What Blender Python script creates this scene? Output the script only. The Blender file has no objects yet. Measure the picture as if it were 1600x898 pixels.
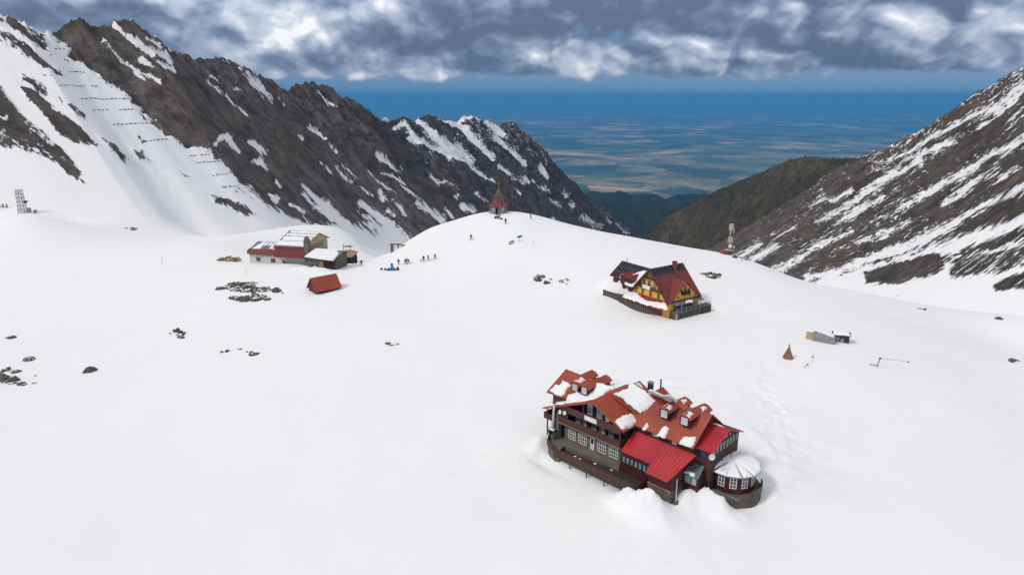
import bpy, bmesh, math, random
import numpy as np
from mathutils import Vector

random.seed(7)
rng = np.random.default_rng(7)
R = math.radians
sc = bpy.context.scene
col = bpy.context.collection

# ------------------------------------------------------------------ camera
F_PX, HOR, CAM_H = 1066.0, 150.0, 50.0          # focal length in photo pixels, eye-level row, height above the chalet floor
PIT = math.atan((449 - HOR) / F_PX)
cam_d = bpy.data.cameras.new('camera')
cam = bpy.data.objects.new('camera', cam_d)
col.objects.link(cam)
cam.location = (0, 0, CAM_H)
cam.rotation_euler = (math.pi / 2 - PIT, 0, 0)
cam_d.sensor_width = 36.0
cam_d.lens = 36.0 * F_PX / 1600.0
cam_d.clip_start = 0.5
cam_d.clip_end = 400000.0
sc.camera = cam


def ray(px, py):
    x = (px - 800) / F_PX
    y = -(py - 449) / F_PX
    return np.array([x, math.cos(PIT) + y * math.sin(PIT), -math.sin(PIT) + y * math.cos(PIT)])


def at_z(px, py, z):
    d = ray(px, py)
    t = (z - CAM_H) / d[2]
    return np.array([d[0] * t, d[1] * t, z])


def at_d(px, py, dist):
    d = ray(px, py)
    d = d / math.hypot(d[0], d[1])
    return np.array([0, 0, CAM_H]) + d * dist


def project(P):
    x = P[..., 0]
    y = P[..., 1]
    z = P[..., 2] - CAM_H
    f = y * math.cos(PIT) - z * math.sin(PIT)
    u = y * math.sin(PIT) + z * math.cos(PIT)
    return 800 + F_PX * x / f, 449 - F_PX * u / f


# ------------------------------------------------------------------ sun, sky, exposure
SUN_EL, SUN_AZ = 46.0, -118.0         # degrees; azimuth clockwise from the view direction (behind and to the left)
sun_d = bpy.data.lights.new('sun', 'SUN')
sun_d.energy = 1.5
sun_d.angle = R(10)
sun_d.color = (1.0, 0.94, 0.86)
sun = bpy.data.objects.new('sun', sun_d)
col.objects.link(sun)
sdir = Vector((math.sin(R(SUN_AZ)) * math.cos(R(SUN_EL)), math.cos(R(SUN_AZ)) * math.cos(R(SUN_EL)), math.sin(R(SUN_EL))))
sun.rotation_euler = (-sdir).to_track_quat('-Z', 'Y').to_euler()

vs = sc.view_settings
vs.view_transform = 'Standard'
vs.look = 'None'
vs.exposure = 0.15
vs.gamma = 1.0
vs.use_curve_mapping = False


class NT:
    """small helper round a node tree"""
    def __init__(self, nt):
        self.nt = nt
        nt.nodes.clear()

    def n(self, kind, **kw):
        nd = self.nt.nodes.new(kind)
        for k, v in kw.items():
            setattr(nd, k, v)
        return nd

    def put(self, sock, v):
        if isinstance(v, bpy.types.NodeSocket):
            self.nt.links.new(v, sock)
        elif v is not None:
            sock.default_value = v

    def m(self, op, a, b=None, c=None, clamp=False):
        nd = self.n('ShaderNodeMath', operation=op)
        nd.use_clamp = clamp
        for i, v in enumerate((a, b, c)):
            if v is not None:
                self.put(nd.inputs[i], v)
        return nd.outputs[0]

    def noise(self, vec, scale, detail=5.0, rough=0.55, dist=0.0, lac=2.0, dim='3D'):
        nd = self.n('ShaderNodeTexNoise', noise_dimensions=dim)
        self.put(nd.inputs['Vector'], vec)
        nd.inputs['Scale'].default_value = scale
        nd.inputs['Detail'].default_value = detail
        nd.inputs['Roughness'].default_value = rough
        nd.inputs['Distortion'].default_value = dist
        nd.inputs['Lacunarity'].default_value = lac
        return nd.outputs[0]

    def ramp(self, fac, stops, interp='LINEAR'):
        nd = self.n('ShaderNodeValToRGB')
        cr = nd.color_ramp
        cr.interpolation = interp
        while len(cr.elements) < len(stops):
            cr.elements.new(0.5)
        for e, (p, c) in zip(cr.elements, stops):
            e.position = p
            e.color = (*c, 1) if len(c) == 3 else c
        self.put(nd.inputs[0], fac)
        return nd.outputs[0]

    def mix(self, fac, a, b, blend='MIX'):
        nd = self.n('ShaderNodeMix', data_type='RGBA', blend_type=blend)
        self.put(nd.inputs[0], fac)
        self.put(nd.inputs[6], a if isinstance(a, bpy.types.NodeSocket) else (*a[:3], 1))
        self.put(nd.inputs[7], b if isinstance(b, bpy.types.NodeSocket) else (*b[:3], 1))
        return nd.outputs[2]

    def mapr(self, v, a0, a1, b0, b1, smooth=False):
        nd = self.n('ShaderNodeMapRange')
        nd.interpolation_type = 'SMOOTHSTEP' if smooth else 'LINEAR'
        nd.clamp = True
        self.put(nd.inputs[0], v)
        for i, x in enumerate((a0, a1, b0, b1)):
            nd.inputs[i + 1].default_value = x
        return nd.outputs[0]

    def sep(self, v):
        nd = self.n('ShaderNodeSeparateXYZ')
        self.put(nd.inputs[0], v)
        return nd.outputs

    def comb(self, x, y, z):
        nd = self.n('ShaderNodeCombineXYZ')
        for i, v in enumerate((x, y, z)):
            self.put(nd.inputs[i], v)
        return nd.outputs[0]


def build_world():
    w = bpy.data.worlds.new('World')
    sc.world = w
    w.use_nodes = True
    t = NT(w.node_tree)
    tc = t.n('ShaderNodeTexCoord')
    x, y, z = t.sep(tc.outputs['Generated'])
    sky = t.n('ShaderNodeTexSky', sky_type='NISHITA')
    sky.sun_disc = False
    sky.sun_elevation = R(SUN_EL)
    sky.sun_rotation = R(SUN_AZ)
    sky.altitude = 2000
    sky.air_density = 1.0
    sky.dust_density = 0.6
    sky.ozone_density = 2.0
    skyc = t.mix(1.0, sky.outputs[0], (0.11, 0.11, 0.11), 'MULTIPLY')
    # cloud deck: directions flattened towards the horizon; puffs from a fractal cell pattern on top of soft noise
    zc = t.m('ADD', t.m('MAXIMUM', z, 0.0), 0.62)
    U = t.m('DIVIDE', x, zc)
    V = t.m('DIVIDE', y, zc)

    def puffs(vec):
        warp = t.n('ShaderNodeTexNoise', noise_dimensions='2D')
        t.put(warp.inputs['Vector'], vec)
        warp.inputs['Scale'].default_value = 9.0
        warp.inputs['Detail'].default_value = 4.0
        wv = t.n('ShaderNodeVectorMath', operation='MULTIPLY_ADD')
        t.put(wv.inputs[0], warp.outputs['Color'])
        wv.inputs[1].default_value = (0.10, 0.10, 0.0)
        t.put(wv.inputs[2], vec)
        vo = t.n('ShaderNodeTexVoronoi', feature='F1', voronoi_dimensions='2D')
        t.put(vo.inputs['Vector'], wv.outputs[0])
        vo.inputs['Scale'].default_value = 6.0
        vo.inputs['Detail'].default_value = 2.5
        vo.inputs['Roughness'].default_value = 0.5
        return t.m('SUBTRACT', 1.0, vo.outputs['Distance'])

    def deck(vec):
        return t.m('ADD', t.m('MULTIPLY', t.noise(vec, 3.5, 8, 0.50, 0.0, dim='2D'), 0.62), t.m('MULTIPLY', puffs(vec), 0.34))
    p = t.comb(U, t.m('MULTIPLY', V, 1.0), 0.0)
    p2 = t.comb(t.m('ADD', U, 0.012), t.m('MULTIPLY', t.m('SUBTRACT', V, 0.028), 1.0), 0.0)
    n1 = deck(p)
    n1b = deck(p2)
    n2 = t.noise(t.comb(t.m('ADD', U, 7.3), t.m('MULTIPLY', V, 1.5), 0.0), 2.6, 6, 0.5, 0.0, dim='2D')
    az = t.m('ARCTAN2', x, y)
    el = t.m('ARCSINE', z)

    def blob(px, py, wx, wy):
        d = ray(px, py)
        d = d / np.linalg.norm(d)
        a0, e0 = math.atan2(d[0], d[1]), math.asin(d[2])
        da = t.m('MULTIPLY', t.m('SUBTRACT', az, a0), F_PX / wx)
        de = t.m('MULTIPLY', t.m('SUBTRACT', el, e0), F_PX / wy)
        s = t.m('ADD', t.m('MULTIPLY', da, da), t.m('MULTIPLY', de, de))
        return t.m('EXPONENT', t.m('MULTIPLY', s, -1.0))

    B = t.m('ADD', 0.34, t.m('MULTIPLY', t.m('SUBTRACT', n1, n1b), 3.0))
    B = t.m('ADD', B, t.m('MULTIPLY', t.m('SUBTRACT', n2, 0.5), 1.45))
    B = t.m('ADD', B, t.m('MULTIPLY', t.m('SUBTRACT', n1, 0.50), 1.3))
    for px, py, wx, wy, k in ((450, 35, 120, 55, 0.55), (560, 10, 70, 40, 0.22), (930, 75, 90, 30, 0.30), (1060, 15, 260, 30, -0.28),
                              (700, 80, 110, 28, -0.16), (150, 60, 170, 40, -0.05), (1440, 70, 130, 45, 0.08), (1160, 105, 150, 18, -0.18),
                              (670, 122, 70, 12, 0.42), (1250, 128, 90, 12, 0.36), (860, 130, 90, 9, 0.25), (430, 118, 80, 10, 0.30), (1390, 133, 120, 10, 0.26)):
        B = t.m('ADD', B, t.m('MULTIPLY', blob(px, py, wx, wy), k))
    B = t.m('ADD', t.m('MULTIPLY', B, 0.78), 0.15)
    cc = t.ramp(B, [(0.0, (0.095, 0.130, 0.205)), (0.28, (0.155, 0.205, 0.305)), (0.5, (0.27, 0.325, 0.43)), (0.78, (0.47, 0.52, 0.60)), (1.0, (0.76, 0.77, 0.78))])
    lum = t.n('ShaderNodeRGBToBW')
    t.put(lum.inputs[0], cc)
    warm = t.mix(1.0, t.comb(lum.outputs[0], lum.outputs[0], lum.outputs[0]), (1.0, 1.0, 1.03), 'MULTIPLY')
    cc = t.mix(t.mapr(z, 0.16, 0.45, 0.0, 0.9), cc, warm)
    # overcast skies are brighter overhead than near the horizon
    g = t.m('ADD', 1.0, t.m('MULTIPLY', t.m('MAXIMUM', z, 0.0), 2.15))
    gm = t.n('ShaderNodeVectorMath', operation='SCALE')
    t.put(gm.inputs[0], cc)
    t.put(gm.inputs[3], g)
    cover = t.m('ADD', t.mapr(z, 0.010, 0.042, -0.35, 1.1), t.m('MULTIPLY', t.m('SUBTRACT', n1, 0.42), 2.6))
    cover = t.mapr(cover, 0.2, 0.6, 0.0, 1.0, True)
    gap = t.mapr(n2, 0.62, 0.72, 1.0, 0.6, True)
    cover = t.m('MULTIPLY', cover, gap)
    low = t.mix(t.mapr(z, 0.001, 0.027, 0.0, 1.0, True), (0.050, 0.185, 0.385), (0.115, 0.215, 0.385))
    veil = t.mix(0.9, skyc, low)
    out = t.mix(cover, veil, gm.outputs[0])
    bg = t.n('ShaderNodeBackground')
    t.put(bg.inputs[0], out)
    bg.inputs[1].default_value = 1.0
    o = t.n('ShaderNodeOutputWorld')
    w.node_tree.links.new(bg.outputs[0], o.inputs[0])


build_world()
sc.cycles.use_denoising = True
sc.cycles.max_bounces = 6
sc.cycles.diffuse_bounces = 3
sc.cycles.volume_bounces = 0
sc.cycles.sample_clamp_indirect = 4.0


# ------------------------------------------------------------------ materials
MATS = {}


def new_mat(name):
    m = bpy.data.materials.new(name)
    m.use_nodes = True
    t = NT(m.node_tree)
    b = t.n('ShaderNodeBsdfPrincipled')
    o = t.n('ShaderNodeOutputMaterial')
    m.node_tree.links.new(b.outputs[0], o.inputs[0])
    MATS[name] = m
    return m, t, b


def bump(t, b, h, strength, dist):
    bn = t.n('ShaderNodeBump')
    bn.inputs['Strength'].default_value = strength
    bn.inputs['Distance'].default_value = dist
    t.put(bn.inputs['Height'], h)
    t.nt.links.new(bn.outputs[0], b.inputs['Normal'])


def plain_mat(name, c, rough=0.6, var=0.25, scale=1.2, spec=0.4, metal=0.0, grain=None, bumpd=0.01):
    m, t, b = new_mat(name)
    tc = t.n('ShaderNodeTexCoord')
    v = tc.outputs['Object']
    if grain:
        mp = t.n('ShaderNodeMapping')
        mp.inputs['Scale'].default_value = grain
        t.put(mp.inputs[0], v)
        v = mp.outputs[0]
    n = t.noise(v, scale, 6, 0.6)
    n2 = t.noise(v, scale * 7, 4, 0.6)
    f = t.m('ADD', t.m('MULTIPLY', n, 0.7), t.m('MULTIPLY', n2, 0.3))
    lo = tuple(x * (1 - var) for x in c)
    hi = tuple(min(1, x * (1 + var)) for x in c)
    t.put(b.inputs['Base Color'], t.ramp(f, [(0.3, lo), (0.7, hi)]))
    b.inputs['Roughness'].default_value = rough
    b.inputs['Specular IOR Level'].default_value = spec
    b.inputs['Metallic'].default_value = metal
    if bumpd:
        bump(t, b, n2, 0.4, bumpd)
    return m


def roof_mat(name, c, rough, spec):
    m, t, b = new_mat(name)
    tc = t.n('ShaderNodeTexCoord')
    v = tc.outputs['Object']
    n = t.noise(v, 0.35, 6, 0.6)
    n2 = t.noise(v, 2.4, 6, 0.7)
    mp = t.n('ShaderNodeMapping')
    mp.inputs['Scale'].default_value = (3.2, 0.5, 0.5)
    t.put(mp.inputs[0], v)
    n3 = t.noise(mp.outputs[0], 1.0, 5, 0.6)
    col_ = t.ramp(n, [(0.3, tuple(x * 0.80 for x in c)), (0.7, tuple(x * 1.15 for x in c))])
    col_ = t.mix(t.mapr(n3, 0.52, 0.72, 0.0, 0.35, True), col_, (c[0] * 0.45, c[0] * 0.16, c[0] * 0.09))
    col_ = t.mix(t.mapr(n2, 0.60, 0.75, 0.0, 0.4, True), col_, (min(1, c[0] * 1.25), c[1] * 2.2, c[2] * 2.4))
    t.put(b.inputs['Base Color'], col_)
    t.put(b.inputs['Roughness'], t.mapr(n2, 0.3, 0.7, rough - 0.06, rough + 0.18))
    b.inputs['Specular IOR Level'].default_value = spec
    bump(t, b, n2, 0.25, 0.02)
    return m


def snow_mat():
    m, t, b = new_mat('snow')
    g = t.n('ShaderNodeNewGeometry')
    v = g.outputs['Position']
    n = t.noise(v, 0.02, 4, 0.5)
    n2 = t.noise(v, 0.6, 5, 0.6)
    n3 = t.noise(v, 0.11, 5, 0.55)
    t.put(b.inputs['Base Color'], t.ramp(n, [(0.3, (0.83, 0.835, 0.85)), (0.7, (0.87, 0.87, 0.875))]))
    b.inputs['Roughness'].default_value = 0.7
    b.inputs['Specular IOR Level'].default_value = 0.2
    h = t.m('ADD', t.m('MULTIPLY', n2, 0.25), t.m('MULTIPLY', n3, 0.9))
    mpz = t.n('ShaderNodeMapping')
    mpz.inputs['Scale'].default_value = (0.35, 1.1, 1.0)
    mpz.inputs['Rotation'].default_value = (0, 0, 0.6)
    t.put(mpz.inputs[0], v)
    sas = t.noise(mpz.outputs[0], 1.0, 6, 0.6, 0.8)
    h = t.m('ADD', h, t.m('MULTIPLY', sas, t.mapr(n, 0.42, 0.62, 0.0, 0.9)))
    bump(t, b, h, 0.40, 0.32)
    return m


def mountain_mat(name, c_dark, c_brown, c_olive, bias=0.0, gain=1.0, freq=1.0, iso=1.0, far=0.0):
    """rock and snow: 'cover' says where rock shows, streaks run down the fall line stored in 'fall'"""
    m, t, b = new_mat(name)
    cov = t.n('ShaderNodeAttribute', attribute_name='cover').outputs['Fac']
    fall = t.n('ShaderNodeAttribute', attribute_name='fall').outputs['Vector']
    g = t.n('ShaderNodeNewGeometry')

    def mp(s):
        q = t.n('ShaderNodeMapping')
        q.inputs['Scale'].default_value = s
        t.put(q.inputs[0], fall)
        return q.outputs[0]
    st1 = t.noise(mp((0.050 * freq, 0.014 * freq * iso, 1)), 1.0, 6, 0.66, 0.5)
    st2 = t.noise(mp((0.20 * freq, 0.085 * freq * iso, 1)), 1.0, 7, 0.74, 0.4)
    st3 = t.noise(mp((0.62, 0.36, 1)), 1.0, 5, 0.72, 0.0)
    s = t.m('ADD', t.m('MULTIPLY', t.m('SUBTRACT', st1, 0.5), 1.2), t.m('MULTIPLY', t.m('SUBTRACT', st2, 0.5), 2.0))
    s = t.m('ADD', s, t.m('MULTIPLY', t.m('SUBTRACT', st3, 0.5), 1.2))
    f = t.m('ADD', t.m('ADD', cov, bias), t.m('MULTIPLY', s, gain))
    rock = t.mapr(f, -0.035, 0.035, 0.0, 1.0, True)
    v = g.outputs['Position']
    cn = t.noise(v, 0.012, 6, 0.6, 0.3)
    cn2 = t.noise(mp((0.085, 0.06, 1)), 1.0, 10, 0.78, 0.3)
    cn3 = t.noise(v, 0.035, 10, 0.76, 0.3)
    c = t.ramp(cn2, [(0.34, tuple(x * 0.40 for x in c_dark)), (0.46, c_dark), (0.55, c_brown), (0.70, tuple(x * 1.6 for x in c_brown))])
    c = t.mix(t.mapr(cn, 0.50, 0.66, 0.0, 0.7, True), c, c_olive)
    c = t.mix(t.mapr(cn3, 0.36, 0.52, 0.6, 0.0, True), c, tuple(x * 0.40 for x in c_dark))
    c = t.mix(t.mapr(cn3, 0.56, 0.74, 0.0, 0.6, True), c, tuple(x * 1.55 for x in c_brown))
    # cloud shadow over the farther crags, painted into the rock as a darker, bluer tone
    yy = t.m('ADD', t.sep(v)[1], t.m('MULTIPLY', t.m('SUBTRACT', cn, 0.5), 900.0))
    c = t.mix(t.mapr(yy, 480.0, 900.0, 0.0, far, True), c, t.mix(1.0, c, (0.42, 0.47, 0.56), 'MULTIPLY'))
    c = t.mix(rock, (0.86, 0.865, 0.875), c)
    t.put(b.inputs['Base Color'], c)
    b.inputs['Roughness'].default_value = 0.85
    b.inputs['Specular IOR Level'].default_value = 0.15
    h = t.m('MULTIPLY', t.m('ADD', t.m('MULTIPLY', cn2, 1.0), t.m('MULTIPLY', cn3, 1.2)), t.m('ADD', t.m('MULTIPLY', rock, 0.96), 0.04))
    bump(t, b, h, 1.0, 7.0)
    return m


SNOW = snow_mat()
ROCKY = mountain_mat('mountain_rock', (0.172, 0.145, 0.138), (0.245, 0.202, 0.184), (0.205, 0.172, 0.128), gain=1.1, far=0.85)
ROCKY2 = mountain_mat('mountain_rock_far', (0.150, 0.127, 0.116), (0.225, 0.182, 0.158), (0.19, 0.157, 0.112), gain=1.4, freq=1.3, iso=0.9)
roof_mat('red_roof', (0.35, 0.064, 0.036), 0.48, 0.4)
roof_mat('bright_red_roof', (0.45, 0.016, 0.030), 0.34, 0.5)
roof_mat('dark_red_roof', (0.190, 0.034, 0.032), 0.5, 0.4)
plain_mat('rust_roof', (0.20, 0.065, 0.035), 0.55, 0.3, 0.6, 0.4)
plain_mat('brown_wood', (0.078, 0.036, 0.027), 0.65, 0.35, 1.0, 0.3, grain=(1, 1, 6))
plain_mat('dark_wood', (0.032, 0.018, 0.015), 0.7, 0.35, 1.0, 0.3)
plain_mat('maroon_wall', (0.062, 0.016, 0.018), 0.6, 0.25, 0.8, 0.3)
plain_mat('pale_wood', (0.34, 0.21, 0.11), 0.7, 0.3, 1.0, 0.3)
plain_mat('stick_wood', (0.30, 0.15, 0.06), 0.75, 0.4, 1.0, 0.3)
plain_mat('stone_wall', (0.155, 0.150, 0.138), 0.85, 0.3, 1.6, 0.2, bumpd=0.04)
plain_mat('rubble_stone', (0.125, 0.108, 0.088), 0.9, 0.45, 1.2, 0.2, bumpd=0.08)
plain_mat('concrete', (0.155, 0.138, 0.125), 0.85, 0.25, 0.6, 0.2)
plain_mat('deck_floor', (0.045, 0.036, 0.032), 0.6, 0.6, 0.8, 0.3)
plain_mat('white_paint', (0.72, 0.72, 0.69), 0.5, 0.06, 1.0, 0.4, bumpd=0)
plain_mat('cream_wall', (0.60, 0.62, 0.54), 0.8, 0.1, 0.5, 0.2)
plain_mat('beige_wall', (0.52, 0.36, 0.20), 0.8, 0.2, 0.5, 0.2)
plain_mat('ochre_wall', (0.76, 0.43, 0.075), 0.8, 0.12, 0.5, 0.2)
plain_mat('glass_dark', (0.025, 0.032, 0.040), 0.08, 0.4, 0.8, 0.8, bumpd=0)
plain_mat('glass_teal', (0.16, 0.30, 0.33), 0.12, 0.3, 0.8, 0.8, bumpd=0)
plain_mat('glass_pale', (0.40, 0.50, 0.50), 0.15, 0.25, 0.8, 0.7, bumpd=0)
plain_mat('glass_blue', (0.05, 0.09, 0.22), 0.1, 0.4, 0.8, 0.8, bumpd=0)
plain_mat('solar_cell', (0.012, 0.014, 0.022), 0.25, 0.35, 0.7, 0.25, bumpd=0)
plain_mat('grey_metal', (0.28, 0.29, 0.30), 0.5, 0.2, 1.0, 0.5, 0.4)
plain_mat('dark_metal', (0.040, 0.044, 0.050), 0.5, 0.3, 1.0, 0.5, 0.3)
plain_mat('slate_roof', (0.135, 0.17, 0.20), 0.5, 0.25, 1.0, 0.5)
plain_mat('red_steel', (0.25, 0.06, 0.045), 0.55, 0.25, 1.0, 0.4)
plain_mat('white_steel', (0.62, 0.60, 0.57), 0.5, 0.12, 1.0, 0.4)
plain_mat('blue_cloth', (0.01, 0.16, 0.42), 0.7, 0.15, 1.0, 0.3)
plain_mat('dark_cloth', (0.035, 0.034, 0.042), 0.8, 0.3, 1.0, 0.2)
plain_mat('orange_paint', (0.55, 0.17, 0.04), 0.6, 0.15, 1.0, 0.3)
plain_mat('tyre_rubber', (0.02, 0.02, 0.02), 0.8, 0.2, 1.0, 0.2)


def outcrop_mat():
    m, t, b = new_mat('outcrop_rock')
    g = t.n('ShaderNodeNewGeometry')
    nz = t.sep(g.outputs['Normal'])[2]
    v = g.outputs['Position']
    n = t.noise(v, 0.5, 6, 0.65)
    n2 = t.noise(v, 2.2, 6, 0.65)
    c = t.ramp(n2, [(0.3, (0.045, 0.040, 0.038)), (0.55, (0.10, 0.087, 0.078)), (0.75, (0.165, 0.142, 0.12))])
    f = t.m('ADD', t.m('ADD', t.m('MULTIPLY', nz, 0.55), t.m('MULTIPLY', t.m('SUBTRACT', n, 0.5), 2.2)), t.m('MULTIPLY', t.m('SUBTRACT', n2, 0.5), 0.9))
    s = t.mapr(f, 0.54, 0.62, 0.0, 1.0, True)
    t.put(b.inputs['Base Color'], t.mix(s, c, (0.84, 0.86, 0.89)))
    b.inputs['Roughness'].default_value = 0.85
    bump(t, b, n2, 0.8, 0.15)


outcrop_mat()


# ------------------------------------------------------------------ mesh helpers
def nrm(v):
    v = np.asarray(v, float)
    return v / np.linalg.norm(v)


class G:
    """collects shapes; build() links them as one mesh object"""
    def __init__(self):
        self.v = []
        self.f = []

    def add(self, vs_, fs):
        o = len(self.v)
        self.v += [tuple(float(c) for c in p) for p in vs_]
        self.f += [tuple(i + o for i in f) for f in fs]
        return self

    def box(self, x0, x1, y0, y1, z0, z1):
        v = [(x, y, z) for z in (z0, z1) for y in (y0, y1) for x in (x0, x1)]
        return self.add(v, [(0, 2, 3, 1), (4, 5, 7, 6), (0, 1, 5, 4), (2, 6, 7, 3), (0, 4, 6, 2), (1, 3, 7, 5)])

    def obox(self, o, ex, ey, ez):
        """box from corner o with edge vectors"""
        o, ex, ey, ez = (np.asarray(q, float) for q in (o, ex, ey, ez))
        v = [o + i * ex + j * ey + k * ez for k in (0, 1) for j in (0, 1) for i in (0, 1)]
        return self.add(v, [(0, 2, 3, 1), (4, 5, 7, 6), (0, 1, 5, 4), (2, 6, 7, 3), (0, 4, 6, 2), (1, 3, 7, 5)])

    def prism(self, poly, ext):
        """closed prism: polygon of 3-d points, pushed along ext"""
        n = len(poly)
        e = np.asarray(ext, float)
        v = [np.asarray(p, float) for p in poly] + [np.asarray(p, float) + e for p in poly]
        f = [tuple(range(n))[::-1], tuple(range(n, 2 * n))]
        f += [(i, (i + 1) % n, n + (i + 1) % n, n + i) for i in range(n)]
        return self.add(v, f)

    def slab(self, p, th):
        """roof sheet: four corners, thickness straight down"""
        return self.prism(p, (0, 0, -th))

    def ribs(self, p0, p1, p2, p3, n, w=0.05, h=0.06):
        """standing seams from edge p0p1 up to edge p3p2"""
        p0, p1, p2, p3 = (np.asarray(q, float) for q in (p0, p1, p2, p3))
        nor = nrm(np.cross(p1 - p0, p3 - p0))
        if nor[2] < 0:
            nor = -nor
        for k in range(n + 1):
            q = k / n
            a = p0 + (p1 - p0) * q
            b = p3 + (p2 - p3) * q
            e = nrm(p1 - p0) * w
            self.obox(a - e / 2 - nor * 0.02, e, b - a, nor * (h + 0.02))
        return self

    def tube(self, p0, p1, r0, r1=None, n=8):
        p0, p1 = np.asarray(p0, float), np.asarray(p1, float)
        r1 = r0 if r1 is None else r1
        d = nrm(p1 - p0)
        a = nrm(np.cross(d, (0, 0, 1) if abs(d[2]) < 0.9 else (1, 0, 0)))
        b = np.cross(d, a)
        v = []
        for p, r in ((p0, r0), (p1, r1)):
            for k in range(n):
                w = 2 * math.pi * k / n
                v.append(p + (a * math.cos(w) + b * math.sin(w)) * r)
        f = [tuple(range(n)), tuple(range(2 * n - 1, n - 1, -1))]
        f += [(i, n + i, n + (i + 1) % n, (i + 1) % n) for i in range(n)]
        return self.add(v, f)

    def lathe(self, prof, c=(0, 0), n=24, a0=0.0, a1=2 * math.pi):
        """profile [(r,z)...] turned about the vertical through c"""
        full = abs(a1 - a0 - 2 * math.pi) < 1e-6
        m = n if full else n + 1
        v = []
        for r, z in prof:
            for k in range(m):
                w = a0 + (a1 - a0) * k / n
                v.append((c[0] + r * math.cos(w), c[1] + r * math.sin(w), z))
        f = []
        for i in range(len(prof) - 1):
            for k in range(n):
                k2 = (k + 1) % m
                f.append((i * m + k, i * m + k2, (i + 1) * m + k2, (i + 1) * m + k))
        return self.add(v, f)

    def build(self, name, mat, parent=None, smooth=False):
        me = bpy.data.meshes.new(name)
        me.from_pydata(self.v, [], self.f)
        bm = bmesh.new()
        bm.from_mesh(me)
        bmesh.ops.recalc_face_normals(bm, faces=bm.faces)
        bm.to_mesh(me)
        bm.free()
        if smooth:
            me.polygons.foreach_set('use_smooth', [True] * len(me.polygons))
        me.materials.append(MATS[mat] if isinstance(mat, str) else mat)
        o = bpy.data.objects.new(name, me)
        col.objects.link(o)
        o.parent = parent
        return o


def tag(o, label, cat, group=None, kind=None):
    if label:
        o['label'] = label
    if cat:
        o['category'] = cat
    if group:
        o['group'] = group
    if kind:
        o['kind'] = kind
    return o


def thing(name, label, cat, loc=(0, 0, 0), rz=0.0, group=None):
    o = bpy.data.objects.new(name, None)
    o.empty_display_size = 0.3
    col.objects.link(o)
    o.location = loc
    o.rotation_euler = (0, 0, rz)
    return tag(o, label, cat, group)


def copy_tree(o, parent=None):
    c = o.copy()
    col.objects.link(c)
    c.parent = parent
    for ch in list(o.children):
        copy_tree(ch, c)
    return c


# value noise in numpy -------------------------------------------------------
def _hash(ix, iy, seed):
    h = (ix.astype(np.int64) * 374761393 + iy.astype(np.int64) * 668265263 + seed * 974711) & 0x7fffffff
    h = ((h ^ (h >> 13)) * 1274126177) & 0x7fffffff
    h = (h ^ (h >> 16)) & 0xffff
    return h / 65535.0


def vnoise(x, y, seed=0):
    ix, iy = np.floor(x), np.floor(y)
    fx, fy = x - ix, y - iy
    ix = ix.astype(np.int64)
    iy = iy.astype(np.int64)
    fx = fx * fx * fx * (fx * (fx * 6 - 15) + 10)
    fy = fy * fy * fy * (fy * (fy * 6 - 15) + 10)
    a, b = _hash(ix, iy, seed), _hash(ix + 1, iy, seed)
    c, d = _hash(ix, iy + 1, seed), _hash(ix + 1, iy + 1, seed)
    return (a * (1 - fx) + b * fx) * (1 - fy) + (c * (1 - fx) + d * fx) * fy


def fbm(x, y, seed=0, octv=5, rough=0.5, ridged=False):
    s, a, tot = 0.0, 1.0, 0.0
    for k in range(octv):
        n = vnoise(x * 2.03 ** k + 17.3 * k, y * 2.03 ** k - 9.1 * k, seed + k * 13)
        n = 1 - np.abs(2 * n - 1) if ridged else n
        s = s + a * n
        tot += a
        a *= rough
    return s / tot


def grid_mesh(name, P, mat, attrs=None, vattrs=None, smooth=True):
    """P: (n, m, 3) array of points -> quad grid mesh object"""
    n, m, _ = P.shape
    me = bpy.data.meshes.new(name)
    me.vertices.add(n * m)
    me.vertices.foreach_set('co', P.reshape(-1).astype(np.float32))
    i = np.arange(n - 1)[:, None] * m + np.arange(m - 1)[None, :]
    q = np.stack([i, i + 1, i + m + 1, i + m], -1).reshape(-1, 4)
    me.loops.add(q.size)
    me.loops.foreach_set('vertex_index', q.reshape(-1).astype(np.int32))
    me.polygons.add(len(q))
    me.polygons.foreach_set('loop_start', np.arange(0, q.size, 4, dtype=np.int32))
    me.polygons.foreach_set('loop_total', np.full(len(q), 4, np.int32))
    me.polygons.foreach_set('use_smooth', np.full(len(q), smooth, bool))
    for k, a in (attrs or {}).items():
        me.attributes.new(k, 'FLOAT', 'POINT').data.foreach_set('value', a.reshape(-1).astype(np.float32))
    for k, a in (vattrs or {}).items():
        me.attributes.new(k, 'FLOAT_VECTOR', 'POINT').data.foreach_set('vector', a.reshape(-1).astype(np.float32))
    me.update()
    me.validate()
    me.materials.append(mat)
    o = bpy.data.objects.new(name, me)
    col.objects.link(o)
    return o


def solve_ridge(rx, ry, foot, slope):
    """distance of a ridge point seen at (rx, ry) so that the face down to its foot has the given slope"""
    best = None
    for d in np.arange(math.hypot(foot[0], foot[1]) * 1.02, 6000, 5):
        p = at_d(rx, ry, d)
        s = math.degrees(math.atan2(p[2] - foot[2], math.hypot(p[0] - foot[0], p[1] - foot[1])))
        e = abs(s - slope)
        if best is None or e < best[0]:
            best = (e, d)
        if d > math.hypot(foot[0], foot[1]) * 1.15 and s < slope:
            break
    return best[1]


def smooth_cols(A, k=3):
    B = A.copy()
    for _ in range(k):
        B[1:-1] = 0.25 * B[:-2] + 0.5 * B[1:-1] + 0.25 * B[2:]
    return B


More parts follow.
